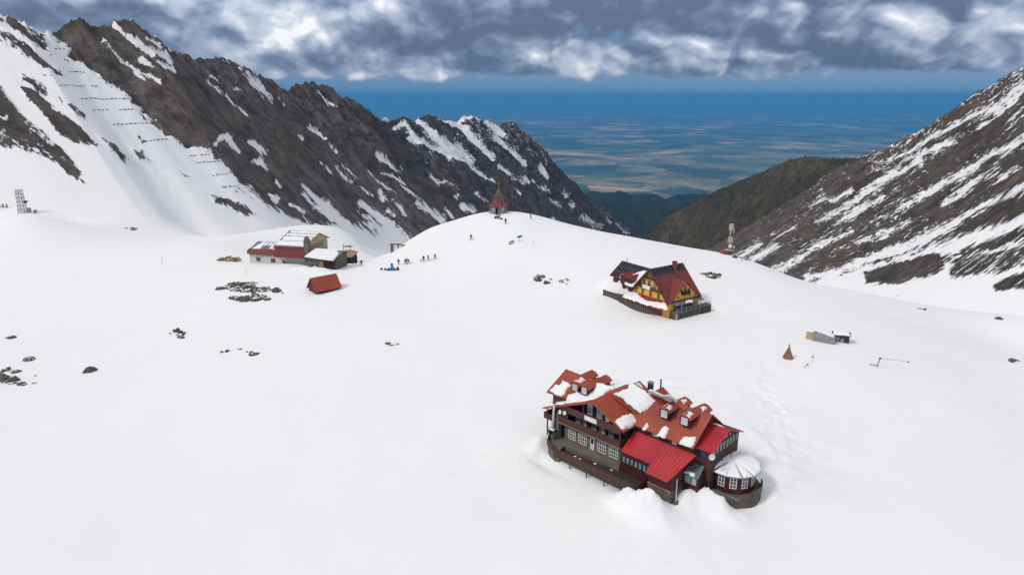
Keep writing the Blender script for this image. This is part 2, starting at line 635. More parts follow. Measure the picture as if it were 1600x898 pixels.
LEFT_COLS = [
    (-420, -60, -170, 352, 250), (-250, -20, -20, 346, 255), (-100, -5, 110, 350, 262), (0, 20, 215, 360, 272), (28, 30, 245, 364, 276), (60, 52, 280, 368, 284),
    (80, 50, 308, 378, 298), (100, 36, 330, 378, 306), (122, 29, 360, 378, 312), (145, 38, 385, 378, 320), (165, 36, 405, 379, 328), (190, 31, 432, 379, 338), (212, 36, 448, 380, 345),
    (240, 60, 470, 380, 358), (265, 78, 492, 380, 372), (285, 87, 508, 380, 385), (300, 85, 520, 380, 395), (318, 90, 535, 382, 405), (332, 86, 545, 383, 412), (360, 98, 570, 386, 430),
    (385, 108, 592, 390, 450), (400, 122, 608, 392, 465), (425, 128, 628, 395, 485), (448, 142, 645, 396, 500), (462, 132, 656, 397, 515), (485, 129, 672, 398, 530), (510, 136, 694, 400, 555),
    (535, 150, 716, 402, 580), (560, 164, 738, 404, 610), (580, 178, 756, 405, 640), (597, 185, 772, 406, 670), (606, 185, 782, 406, 690), (618, 188, 792, 407, 710), (632, 181, 802, 407, 735),
    (645, 191, 812, 407, 760), (664, 180, 828, 406, 800), (680, 186, 842, 405, 830), (702, 193, 860, 404, 880), (720, 187, 876, 403, 915), (738, 180, 890, 402, 955), (752, 188, 900, 401, 990),
    (765, 190, 910, 400, 1020), (785, 195, 922, 400, 1070), (798, 192, 930, 400, 1110), (812, 202, 938, 400, 1150), (832, 222, 950, 400, 1230), (848, 240, 960, 400, 1310), (875, 265, 972, 402, 1450),
    (900, 295, 984, 404, 1600), (925, 320, 996, 408, 1800), (950, 335, 1008, 412, 2000), (975, 356, 1020, 416, 2200), (1010, 378, 1040, 420, 2500), (1060, 400, 1080, 430, 2900)]


# ------------------------------------------------------------------ ground: one snow sheet fitted through surveyed points
CTRL = []
for px in (-500, -100, 300, 700, 1100, 1500, 1900):
    CTRL.append(at_z(px, 880, -2.6))
    CTRL.append(at_z(px, 1300, -2.6))
for px, py, z in [
        (-200, 700, -2.6), (150, 700, -2.5), (450, 700, -2.4), (680, 700, -2.0), (1280, 720, -2.0), (1500, 700, -3.5), (1750, 700, -7),
        (-200, 600, -2.4), (0, 600, -2.3), (300, 600, -2.1), (600, 600, -1.4), (780, 610, -1.2), (1300, 620, -0.8), (1450, 600, -2.2), (1650, 600, -6),
        (850, 690, -1.3), (865, 722, -2.0), (940, 752, -2.3), (1000, 778, -2.2), (1060, 775, -1.9), (1120, 775, -2.1), (1185, 785, -2.4),
        (1200, 740, -0.9), (1190, 690, -0.2), (1100, 620, 0.3), (1000, 578, 0.4), (900, 570, 0.0), (835, 620, -0.8),
        (0, 500, -1.8), (250, 500, -1.0), (500, 500, 0.0), (700, 500, 0.3), (850, 500, 0.6), (985, 486, 0.9), (1045, 496, 1.2), (1105, 490, 1.2),
        (1200, 510, 0.8), (1300, 540, 0.2), (1450, 520, -4), (1600, 540, -8), (1750, 540, -13),
        (0, 450, -0.5), (200, 450, 0.5), (350, 455, 1.0), (505, 458, 1.2), (700, 450, 2.0), (850, 445, 2.6), (950, 450, 3.6), (1050, 440, 4.2), (1150, 440, 3.2), (1250, 470, 0.6), (1370, 490, -3),
        (391, 411, 2.0), (450, 411, 2.3), (530, 417, 2.3), (620, 420, 2.6), (680, 406, 4.0), (760, 400, 6.0), (900, 400, 6.6),
        (0, 400, 2.5), (200, 405, 2.2), (0, 362, 6.5), (35, 336, 10.5), (330, 386, 3.2),
        (736, 372, 8.8), (800, 365, 10.5), (860, 370, 9.6), (960, 385, 7.6), (1080, 400, 5.2)]:
    CTRL.append(at_z(px, py, z))
CREST = [(612, 396, 3.0), (640, 376, 6.6), (680, 354, 10.4), (720, 345, 12.0), (765, 332, 14.4), (800, 333, 14.4), (832, 338, 13.6), (880, 352, 11.4), (950, 367, 9.0),
         (1020, 379, 7.2), (1080, 389, 5.8), (1140, 398, 4.6), (1190, 414, 2.4), (1250, 438, -0.4), (1320, 452, -3.0), (1360, 459, -4.6)]
for px, py, z in CREST:
    c = at_z(px, py, z)
    CTRL.append(c)
    for k, extra in ((1.14, 6), (1.4, 34), (1.9, 90)):
        CTRL.append(np.array([c[0] * k, c[1] * k, CAM_H + (z - CAM_H) * k - extra]))
for px, d, z in ((560, 290, -16), (1600, 330, -45), (1480, 300, -40)):
    q = at_d(px, HOR, d)
    CTRL.append(np.array([q[0], q[1], z]))
def foot_scale(fx):
    return math.hypot(1, (fx - 800) / F_PX) * float(np.interp(fx, (-200, 150, 300, 470, 620), (0.98, 0.95, 0.92, 0.90, 1.06)))


for rx, ry, fx, fy, fd in LEFT_COLS:
    if -200 < fx < 540 and fx != 308:
        f_ = at_d(fx, fy, fd * foot_scale(fx))
        r_ = at_d(rx, ry, solve_ridge(rx, ry, f_, 33))
        for t_, dz in ((0.985, 0.3), (0.90, -0.8), (0.80, -4.0)):
            q_ = r_ + (f_ - r_) * t_
            q_[2] = r_[2] - (r_[2] - f_[2]) * (1 - (1 - t_) ** 1.18) + dz
            CTRL.append(q_)
for px, py, dz in ((1430, 482, 0.2), (1500, 486, 0.3), (1570, 492, 0.3), (1640, 500, 0.3), (1720, 512, 0.3)):
    CTRL.append(at_d(px, py, (205 - 0.16 * (px - 1430)) * math.hypot(1, (px - 800) / F_PX) * 1.0) + np.array((0, 0, dz)))
CTRL = np.array(CTRL)


def tps_fit(C, lam=2.0):
    n = len(C)
    S = 100.0
    X = C[:, :2] / S
    d2 = ((X[:, None] - X[None]) ** 2).sum(-1)
    K = np.where(d2 > 0, d2 * np.log(d2 + 1e-12), 0) + np.eye(n) * lam * 1e-3
    Pm = np.hstack([np.ones((n, 1)), X])
    A = np.block([[K, Pm], [Pm.T, np.zeros((3, 3))]])
    sol = np.linalg.solve(A, np.concatenate([C[:, 2], np.zeros(3)]))

    def ev(x, y):
        sh = x.shape
        q = np.stack([x.ravel(), y.ravel()], 1) / S
        out = np.empty(len(q))
        for i in range(0, len(q), 20000):
            b = q[i:i + 20000]
            r2 = ((b[:, None] - X[None]) ** 2).sum(-1)
            out[i:i + 20000] = (r2 * np.log(r2 + 1e-12)) @ sol[:n] + sol[n] + b @ sol[n + 1:]
        return out.reshape(sh)
    return ev


TH1 = R(45)
O1 = np.array([8.0, 93.9])
U1 = np.array([math.cos(TH1), -math.sin(TH1)])
V1 = np.array([math.sin(TH1), math.cos(TH1)])

GX0, GX1, GY0, GY1, GS = -330.0, 330.0, 30.0, 460.0, 4.0
tps = tps_fit(CTRL)
cx = np.arange(GX0, GX1 + GS, GS)
cy = np.arange(GY0, GY1 + GS, GS)
CX, CY = np.meshgrid(cx, cy)
CZ = tps(CX, CY)


def bil(Z, x, y):
    u = np.clip((np.asarray(x) - GX0) / GS, 0, Z.shape[1] - 1.001)
    v = np.clip((np.asarray(y) - GY0) / GS, 0, Z.shape[0] - 1.001)
    # smooth cubic (Catmull-Rom) sampling
    i, j = np.floor(u).astype(int), np.floor(v).astype(int)
    fu, fv = u - i, v - j

    def w(f):
        return (-0.5 * f + f * f - 0.5 * f ** 3, 1 - 2.5 * f * f + 1.5 * f ** 3, 0.5 * f + 2 * f * f - 1.5 * f ** 3, -0.5 * f * f + 0.5 * f ** 3)
    wu, wv = w(fu), w(fv)
    s = 0.0
    for a in range(4):
        jj = np.clip(j + a - 1, 0, Z.shape[0] - 1)
        r = 0.0
        for b in range(4):
            ii = np.clip(i + b - 1, 0, Z.shape[1] - 1)
            r = r + wu[b] * Z[jj, ii]
        s = s + wv[a] * r
    return s


def loc1(a, b):
    return O1 + a * U1 + b * V1


_o3 = at_z(391, 410, 2.0)
# drifts (a, b in the red chalet's own frame, height, radius along / across) and scoops
MOUNDS = []
for a, b, h, ra, rb in ((16.4, -4.2, 1.5, 2.4, 1.7), (14.6, -5.4, 0.8, 2.2, 1.4), (19.4, -3.6, 1.3, 2.2, 1.6), (20.9, 0.4, 1.3, 1.9, 1.6), (23.3, 2.2, 1.15, 2.6, 1.4), (25.6, 2.0, 0.9, 2.0, 1.4), (27.6, 4.0, 0.5, 1.4, 2.0), (18.2, -5.4, 0.9, 3.4, 1.8),
                        (23.8, 2.3, 0.9, 2.0, 1.2), (-3.4, -1.6, 0.9, 1.0, 1.8), (-2.6, -3.9, 0.5, 1.0, 1.5), (5.0, 13.6, 1.7, 8.0, 1.1), (6.0, 11.4, -1.7, 7.0, 1.1), (14.0, 13.5, 0.8, 5.0, 0.9), (13.0, 16.0, 0.5, 6.0, 0.8), (28.4, 10, 0.7, 1.6, 2.6), (1.0, -5.2, -0.5, 4.0, 1.2)):
    p = loc1(a, b)
    MOUNDS.append((p[0], p[1], h, ra, rb, -TH1))
for a, b, h, ra, rb in ((24.0, -7.2, 1.3, 7.0, 2.2), (15.0, -3.0, 0.7, 5.0, 2.0)):
    MOUNDS.append((_o3[0] + a * math.cos(R(12)) + b * math.sin(R(12)), _o3[1] - a * math.sin(R(12)) + b * math.cos(R(12)), h, ra, rb, -R(12)))
_o2 = at_z(1045, 493, 2.0)
for a, b, h, ra, rb in ((-16.0, 1.0, 3.8, 4.0, 1.8), (-21.0, 2.5, 2.6, 3.0, 2.6)):
    MOUNDS.append((_o2[0] + a * math.cos(R(56)) + b * math.sin(R(56)), _o2[1] - a * math.sin(R(56)) + b * math.cos(R(56)), h, ra, rb, -R(56)))


def ground_z(x, y):
    x = np.asarray(x, float)
    y = np.asarray(y, float)
    z = bil(CZ, x, y)
    for mx, my, h, ra, rb, ang in MOUNDS:
        dx, dy = x - mx, y - my
        p = (dx * math.cos(ang) + dy * math.sin(ang)) / ra
        q = (-dx * math.sin(ang) + dy * math.cos(ang)) / rb
        rr_ = np.sqrt(p * p + q * q)
        z = z + h * np.exp(-rr_ ** 2.0) * (0.35 + 1.3 * fbm(x / 1.5, y / 1.5, 51, 4, 0.6))
    und = (fbm(x / 34, y / 34, 3, 3) - 0.5) * 1.1 + (fbm(x / 9 + 5, y / 9, 8, 3) - 0.5) * 0.26
    # wind-worked and trodden snow behind and to the right of the red chalet
    # trodden trail up to the right: from the round restaurant towards the shelters
    tx = 37.5 + (y - 88) * 0.36 + 1.5 * np.sin((y - 88) / 6.0)
    band = np.exp(-((x - tx) / 2.6) ** 2) * np.clip((y - 86) / 6, 0, 1) * np.clip((128 - y) / 10, 0, 1)
    und = und + band * ((fbm(x / 0.9, y / 0.9, 33, 3) - 0.5) * 0.75 - 0.10)
    # lone footprint lines
    for fx, fy, gx_, gy_ in ((40.0, 100.0, 0.75, 0.66), (30.0, 112.0, 0.96, -0.28), (-6.0, 88.0, 0.9, 0.42)):
        al = (x - fx) * gx_ + (y - fy) * gy_
        ac = -(x - fx) * gy_ + (y - fy) * gx_ + 0.8 * np.sin(al / 5)
        und = und - 0.16 * np.exp(-(ac / 0.45) ** 2) * (np.sin(al * 4.2) > -0.2) * (al > -3) * (al < 18)
    w = np.exp(-(((x - 38) / 13) ** 2 + ((y - 92) / 14) ** 2)) + 0.8 * np.exp(-(((x - 26) / 12) ** 2 + ((y - 113) / 5) ** 2)) + 0.6 * np.exp(-(((x + 6) / 4) ** 2 + ((y - 88) / 5) ** 2)) + 0.6 * np.exp(-(((x - 20) / 10) ** 2 + ((y - 66) / 4) ** 2))
    und = und + w * ((fbm(x / 2.6 + y / 9, y / 1.4, 21, 3) - 0.5) * 0.60)
    # ski trail across the slope on the left
    und = und + 0.25 * np.tanh((y - 212 - 0.10 * x) / 2.0) * np.exp(-((y - 212 - 0.10 * x) / 9.0) ** 2) * (x < -40)
    return z + und


def gz(x, y):
    return float(ground_z(np.array([x]), np.array([y]))[0])


def hit(px, py):
    """where the view ray through a photo pixel meets the snow"""
    d = ray(px, py)
    t = np.linspace(55, 290, 1300)
    z = CAM_H + d[2] * t - ground_z(d[0] * t, d[1] * t)
    if not (z < 0).any():
        return hit(px, py + 0.5)
    i = int(np.argmax(z < 0))
    i = max(i, 1)
    f = z[i - 1] / (z[i - 1] - z[i] + 1e-9)
    tt = t[i - 1] + f * (t[i] - t[i - 1])
    x, y = d[0] * tt, d[1] * tt
    return np.array([x, y, gz(x, y)])


gx = np.concatenate([np.arange(GX0, -90, 2.5), np.arange(-90, -4, 0.9), np.arange(-4, 70, 0.42), np.arange(70, 100, 0.9), np.arange(100, GX1 + 0.1, 2.5)])
gy = np.concatenate([np.arange(GY0, 58, 2.5), np.arange(58, 72, 0.8), np.arange(72, 128, 0.42), np.arange(128, 150, 0.8), np.arange(150, 260, 1.3), np.arange(260, GY1 + 0.1, 2.5)])
XX, YY = np.meshgrid(gx, gy)
ground = grid_mesh('snow_ground', np.stack([XX, YY, ground_z(XX, YY)], -1), SNOW)
tag(ground, 'snow covered plateau and frozen lake basin', None, None, 'structure')


# ------------------------------------------------------------------ mountains
def poly_sd(px, py, poly):
    """signed distance in photo pixels, positive inside"""
    poly = np.asarray(poly, float)
    inside = np.zeros(px.shape, bool)
    dist = np.full(px.shape, 1e9)
    n = len(poly)
    for i in range(n):
        x0, y0 = poly[i]
        x1, y1 = poly[(i + 1) % n]
        cond = ((y0 > py) != (y1 > py)) & (px < (x1 - x0) * (py - y0) / (y1 - y0 + 1e-9) + x0)
        inside ^= cond
        dx, dy = x1 - x0, y1 - y0
        tt = np.clip(((px - x0) * dx + (py - y0) * dy) / (dx * dx + dy * dy + 1e-9), 0, 1)
        dist = np.minimum(dist, np.hypot(px - x0 - tt * dx, py - y0 - tt * dy))
    return np.where(inside, dist, -dist)


def seg_d(px, py, pts):
    """distance to a polyline whose points carry half widths"""
    d = np.full(px.shape, 1e9)
    for (x0, y0, w0), (x1, y1, w1) in zip(pts[:-1], pts[1:]):
        dx, dy = x1 - x0, y1 - y0
        tt = np.clip(((px - x0) * dx + (py - y0) * dy) / (dx * dx + dy * dy + 1e-9), 0, 1)
        d = np.minimum(d, np.hypot(px - x0 - tt * dx, py - y0 - tt * dy) - (w0 + tt * (w1 - w0)))
    return d


def mountain(name, cols, ns, nt, mat, cover_fn, amp, seed, slope=32, ridge_noise=1.0, conc=1.18, extra=None, across=1.0, skew=0.0):
    """cols: (ridge px, ridge py, foot px, foot py, foot distance) along the ridge"""
    Rp, Fp = [], []
    ds = []
    for rx, ry, fx, fy, fd in cols:
        f = at_d(fx, fy, fd * foot_scale(fx))
        Fp.append(f)
        ds.append(solve_ridge(rx, ry, f, slope))
    ds = smooth_cols(np.array(ds, float), 2)
    for (rx, ry, *_), d in zip(cols, ds):
        Rp.append(at_d(rx, ry, d))
    Rp, Fp = np.array(Rp), np.array(Fp)
    kk = np.concatenate([[0], np.cumsum(np.hypot(*(np.diff([c[:2] for c in cols], axis=0).T)))])
    s = np.linspace(0, kk[-1], ns)
    Rs = np.stack([np.interp(s, kk, Rp[:, i]) for i in range(3)], 1)
    Fs = smooth_cols(np.stack([np.interp(s, kk, Fp[:, i]) for i in range(3)], 1), 30)
    back = 28
    tv = np.concatenate([np.linspace(-0.45, 0, back, endpoint=False), np.linspace(0, 1, nt) ** 0.95, np.linspace(1.02, 1.5, 14)])
    T = tv[None, :]
    D = (Fs - Rs)[:, None, :]
    P = Rs[:, None, :] + D * T[..., None]
    drop = Rs[:, 2:3] - Fs[:, 2:3]
    zf = np.where(T >= 0, Rs[:, 2:3] - drop * (1 - np.clip(1 - T, 0, 1) ** conc) - drop * 0.25 * np.clip(T - 1, 0, 1), Rs[:, 2:3] - drop * np.abs(T) * 0.9)
    P[..., 2] = zf
    qx, qy = project(P)
    # metric coordinates along the ridge and down the face
    sm = np.concatenate([[0], np.cumsum(np.linalg.norm(np.diff(Rs, axis=0), axis=1))])[:, None] * np.ones_like(T)
    sm = sm * 0.5 + 0.5 * np.concatenate([np.zeros((1, P.shape[1])), np.cumsum(np.linalg.norm(np.diff(P, axis=0), axis=2), 0)])
    tm = np.linalg.norm(Fs - Rs, axis=1)[:, None] * T
    sm, tm = sm * math.cos(skew) - tm * math.sin(skew), sm * math.sin(skew) + tm * math.cos(skew)
    rng_d = np.hypot(P[..., 0], P[..., 1])
    sc_ = rng_d.mean() / 600.0
    g1 = fbm(sm / (52 * across * sc_), tm / (150 * sc_), seed, 5, 0.55, True) - 0.55
    g2 = fbm(sm / (15 * sc_) + 3, tm / (30 * sc_), seed + 5, 5, 0.6, True) - 0.55
    g3 = fbm(sm / (5 * sc_) + 3, tm / (8 * sc_), seed + 9, 3, 0.6) - 0.5
    cov = cover_fn(qx, qy, sm, tm)
    fade = np.clip(1 - T, 0, 1) ** 0.6
    fade = np.where(T < 0, 1, fade)
    rockw = np.clip(cov * 1.6 + 0.75, 0.12, 1.0)
    nrmv = np.array([0.55 * np.sign(D[..., 0].mean()), -0.25, 0.8])
    disp = (g1 * 2.0 * (0.35 + 0.65 * rockw) + g2 * 1.25 * rockw + g3 * 0.6 * rockw) * fade
    a = amp * rng_d / F_PX       # amplitude given in photo pixels at that range
    near_r = np.exp(-np.abs(T) / 0.05)
    P = P + (disp * a * (1 - 0.55 * near_r))[..., None] * nrmv
    jag = (fbm(s[:, None] / 14 + 0 * sm, sm * 0 + 2, seed + 20, 5, 0.62, True) - 0.55) * ridge_noise * a
    P[..., 2] += jag * near_r
    if extra is not None:
        P = extra(P, qx, qy, sm, tm)
    fallv = np.stack([sm / sc_, tm / sc_, np.zeros_like(sm) + seed], -1)
    o = grid_mesh(name, P, mat, {'cover': cov}, {'fall': fallv})
    return o, P


ROCK_FACE = [(78, 44), (84, 52), (95, 62), (116, 73), (111, 84), (134, 97), (152, 112), (168, 128), (186, 136), (207, 152), (206, 160), (216, 164), (222, 178), (240, 195),
             (262, 211), (290, 228), (318, 231), (333, 236), (336, 246), (352, 251), (360, 270), (374, 282), (392, 291), (400, 305), (416, 322), (440, 336), (470, 346), (500, 356),
             (521, 372), (516, 352), (529, 350), (529, 342), (512, 332), (492, 324), (500, 310), (540, 345), (586, 368), (588, 360), (560, 330), (598, 360), (600, 350), (570, 318),
             (610, 345), (640, 372), (700, 400), (1100, 440), (1100, 380), (985, 355), (860, 230), (800, 150), (600, 120), (440, 80), (300, 20), (60, 0)]
LEFT_ROCKS = [   # polygon, strength
    ([(0, 26), (12, 22), (40, 36), (70, 52), (86, 84), (80, 86), (60, 74), (40, 60), (14, 46), (-40, 30), (-200, -20), (-200, -60)], 0.15),
    ([(-200, 20), (0, 49), (28, 60), (60, 84), (97, 113), (80, 113), (50, 97), (0, 74), (-200, -10)], 0.25),
    ([(33, 142), (46, 144), (96, 181), (121, 200), (150, 228), (122, 224), (96, 212), (76, 192), (50, 166)], 0.7),
    ([(22, 110), (50, 122), (90, 148), (130, 172), (168, 202), (120, 184), (80, 160), (40, 136)], -0.02),
    ([(-300, 60), (0, 138), (30, 178), (62, 204), (98, 234), (120, 258), (140, 292), (120, 286), (88, 262), (48, 246), (0, 232), (-300, 120)], 0.18),
    ([(150, 212), (180, 228), (214, 260), (196, 256), (172, 236)], 0.3),
    ([(205, 233), (220, 238), (232, 252), (216, 250)], 0.6),
    ([(330, 306), (350, 310), (380, 318), (404, 338), (385, 336), (360, 326), (332, 320)], 0.25),
    ([(60, 96), (92, 112), (110, 124), (85, 118)], 0.1),
    ([(300, 250), (360, 270), (395, 300), (400, 318), (350, 300), (310, 275)], -0.33),
    ([(100, 130), (230, 215), (330, 300), (260, 270), (150, 190)], -0.42),
]
LEFT_STREAKS = [  # snow lying in the gullies of the dark face: (x, y, half width)
    [(176, 36, 2), (196, 55, 3), (215, 68, 5), (238, 88, 4)], [(200, 30, 3), (208, 32, 2)], [(232, 78, 5), (255, 90, 4), (270, 104, 1)], [(219, 94, 3), (238, 106, 2)],
    [(160, 62, 1.5), (174, 76, 1.5), (184, 90, 2), (198, 102, 1)], [(206, 106, 3), (214, 114, 3), (226, 128, 1)], [(246, 100, 3), (258, 107, 4), (275, 112, 3)],
    [(226, 116, 2), (240, 122, 4), (250, 132, 2)], [(230, 46, 1.5), (244, 60, 1.5), (254, 68, 1)], [(232, 64, 2), (244, 72, 2), (250, 80, 1)], [(262, 78, 2), (276, 86, 2)],
    [(322, 130, 1.5), (345, 148, 3), (362, 160, 3), (386, 184, 1)], [(352, 94, 2), (358, 102, 1)], [(368, 98, 2), (378, 108, 2.5)], [(386, 116, 3), (396, 130, 5), (408, 142, 3), (424, 164, 1)],
    [(372, 110, 1.5), (395, 138, 2), (410, 156, 1)], [(328, 118, 3), (340, 122, 2)], [(366, 140, 2), (375, 145, 1)], [(430, 160, 1.5), (442, 170, 1.5)], [(496, 143, 2), (524, 168, 1)],
    [(336, 226, 2), (346, 214, 4), (360, 216, 5)], [(362, 222, 3), (374, 236, 1.5)], [(388, 224, 4), (402, 232, 4), (414, 242, 2)], [(396, 250, 1.5), (408, 254, 3), (417, 266, 1)],
    [(424, 304, 3), (434, 310, 5)], [(432, 284, 2), (440, 291, 2)], [(470, 290, 1.5), (486, 302, 4), (500, 318, 7), (522, 338, 9), (540, 352, 7)], [(470, 306, 1), (488, 318, 2)], [(454, 320, 1), (476, 330, 2.5)],
    [(524, 262, 2), (536, 276, 2.5), (548, 286, 1)], [(534, 260, 1.5), (548, 270, 2), (556, 280, 2.5)], [(480, 204, 1.5), (498, 216, 2.5), (504, 222, 2)], [(498, 258, 1), (516, 272, 1.5)], [(514, 230, 1.5), (524, 241, 1)],
    [(465, 216, 1.5), (470, 222, 1)], [(585, 242, 2), (600, 254, 4), (622, 270, 3)], [(594, 272, 2), (612, 278, 4), (630, 290, 2)], [(574, 268, 1.5), (590, 285, 2), (612, 300, 2.5), (620, 310, 2)],
    [(626, 294, 2), (644, 306, 2), (662, 320, 2), (690, 338, 5)], [(592, 302, 2), (598, 312, 3.5)], [(564, 318, 2.5), (580, 330, 5), (594, 340, 6), (610, 352, 9)], [(568, 348, 2), (584, 360, 3)],
    [(606, 330, 4), (616, 338, 3)], [(610, 314, 1.5), (624, 326, 2.5), (632, 338, 2)], [(650, 320, 2), (668, 332, 4), (690, 345, 6)], [(696, 324, 2), (706, 338, 4)], [(722, 322, 4), (736, 330, 5)],
    [(712, 308, 3), (714, 312, 2)], [(674, 276, 2), (684, 286, 3), (694, 286, 2)], [(560, 290, 1), (582, 306, 1.5)], [(712, 300, 1), (700, 290, 1)],
    [(598, 185, 3), (606, 187, 3)], [(616, 202, 3), (632, 190, 5), (636, 198, 4), (646, 214, 6), (654, 222, 5)], [(640, 214, 4), (660, 222, 4), (680, 236, 5), (700, 244, 3)],
    [(652, 190, 5), (668, 206, 7), (686, 222, 8), (704, 240, 7), (722, 252, 4), (738, 256, 1)], [(686, 190, 3), (702, 194, 3), (716, 206, 2)], [(706, 192, 3), (728, 186, 4), (740, 181, 4), (748, 186, 2)],
    [(706, 196, 3), (722, 204, 6), (736, 220, 5), (752, 236, 5), (768, 250, 4)], [(760, 192, 3), (774, 202, 4), (784, 212, 1.5)], [(774, 216, 3), (788, 230, 4), (804, 244, 3), (820, 258, 1.5)],
    [(690, 218, 2), (714, 236, 2), (734, 258, 1.5)], [(742, 270, 2), (752, 278, 1)], [(714, 228, 1.5), (728, 246, 2), (738, 256, 1)], [(728, 256, 1), (748, 276, 2), (770, 286, 1)],
    [(778, 262, 1.5), (800, 280, 2), (816, 290, 1)], [(812, 280, 1.5), (824, 290, 1.5)], [(842, 264, 1.5), (854, 280, 2)], [(830, 284, 2), (842, 296, 1.5)], [(754, 310, 2), (760, 316, 1.5)],
    [(744, 302, 1.5), (752, 308, 1)], [(800, 296, 1), (810, 304, 1)], [(848, 292, 1), (858, 300, 1.5)], [(862, 342, 2), (868, 350, 3)], [(908, 338, 1.5), (930, 358, 2)], [(912, 336, 1), (938, 356, 1.5)],
    [(860, 310, 1), (876, 324, 1)], [(890, 318, 1.5), (896, 324, 2)], [(944, 342, 1), (950, 350, 1.5)], [(960, 352, 1.5), (978, 366, 2)], [(876, 300, 1), (884, 308, 1)]]


def left_cover(qx, qy, sm, tm):
    sd = poly_sd(qx, qy, ROCK_FACE)
    wob = (fbm(qx / 14, qy / 14, 5, 4, 0.6) - 0.5) * 12
    c = np.clip((sd + wob) / 11.0, -1, 1)
    big = fbm(qx / 90, qy / 70, 77, 3)
    c = np.where(c > 0, c * (0.60 + 0.55 * (big - 0.5) + 0.1 * np.clip((500 - qx) / 200, 0, 1)), c * 0.80)
    for poly, st in LEFT_ROCKS:
        d = poly_sd(qx, qy, poly)
        k = np.clip(d / 14 + 0.55, 0, 1)
        c = np.where(k > 0, np.maximum(c, -0.78 + (0.78 + st) * k), c)
    for pts in LEFT_STREAKS:
        if pts[0][0] > 590 and pts[0][1] < 300:
            pts = [(a, b_, w * 0.5) for a, b_, w in pts]
        d = seg_d(qx, qy, pts) + wob * 0.28
        c = np.minimum(c, np.clip(d / 9.0 - 0.02, -0.55, 1.05))
    # the farther peaks carry more scattered snow
    far = np.clip((qx - 600) / 100, 0, 1) * np.clip((300 - qy) / 60, 0, 1) * np.clip((sd) / 10, 0, 1)
    c = c - far * 0.34
    return c


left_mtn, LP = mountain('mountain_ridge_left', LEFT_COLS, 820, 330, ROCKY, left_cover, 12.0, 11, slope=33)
tag(left_mtn, 'dark rocky mountain ridge with snow filled gullies on the left of the valley', None, None, 'structure')

RIGHT_COLS = [(2100, -260, 1700, 520, 150), (1900, -110, 1540, 500, 175), (1750, 10, 1430, 490, 205), (1680, 58, 1370, 478, 232), (1640, 84, 1335, 470, 252), (1600, 109, 1300, 462, 275), (1575, 118, 1275, 456, 292),
              (1545, 140, 1250, 448, 312), (1520, 152, 1230, 442, 330), (1495, 168, 1210, 437, 350), (1470, 184, 1190, 432, 372), (1445, 202, 1170, 428, 398), (1420, 212, 1155, 425, 425), (1395, 228, 1142, 422, 455),
              (1365, 240, 1128, 420, 490), (1340, 250, 1115, 418, 530), (1315, 262, 1102, 416, 575), (1280, 285, 1085, 414, 640), (1240, 312, 1068, 412, 730), (1200, 345, 1050, 412, 840), (1160, 380, 1040, 414, 950)]


RIGHT_STREAKS = [
    [(1640, 112, 6), (1600, 137, 5), (1565, 166, 4), (1523, 181, 5), (1481, 204, 4), (1421, 238, 3), (1371, 255, 1)], [(1438, 255, 3), (1396, 276, 4), (1354, 302, 3), (1320, 327, 2), (1278, 348, 1)],
    [(1660, 190, 5), (1600, 217, 4), (1540, 246, 4), (1506, 272, 5), (1460, 297, 3), (1413, 323, 2), (1362, 348, 1)], [(1514, 293, 4), (1489, 310, 5), (1476, 320, 2)],
    [(1680, 262, 5), (1600, 293, 4), (1557, 314, 4), (1514, 335, 5), (1472, 361, 4), (1430, 382, 5), (1371, 399, 5), (1303, 424, 4), (1261, 433, 3)],
    [(1700, 312, 10), (1600, 344, 9), (1544, 365, 9), (1489, 386, 8), (1430, 405, 8), (1354, 426, 9), (1290, 437, 8)], [(1290, 310, 2), (1269, 325, 1)],
    [(1185, 382, 3), (1155, 403, 4)], [(1212, 384, 2), (1168, 411, 4)], [(1273, 386, 2), (1240, 411, 4), (1210, 424, 4)], [(1379, 306, 2), (1328, 335, 3), (1303, 352, 1)],
    [(1560, 260, 2), (1520, 285, 3), (1490, 300, 1)], [(1590, 150, 4), (1560, 182, 4), (1530, 200, 2)], [(1480, 225, 2), (1440, 243, 3), (1400, 262, 1)], [(1330, 362, 2), (1290, 380, 3), (1262, 398, 2)],
    [(1420, 345, 2), (1380, 366, 3), (1340, 380, 1)], [(1596, 262, 2), (1560, 276, 3), (1540, 288, 1)], [(1240, 356, 1), (1210, 372, 2)], [(1330, 300, 1), (1300, 316, 2)]]


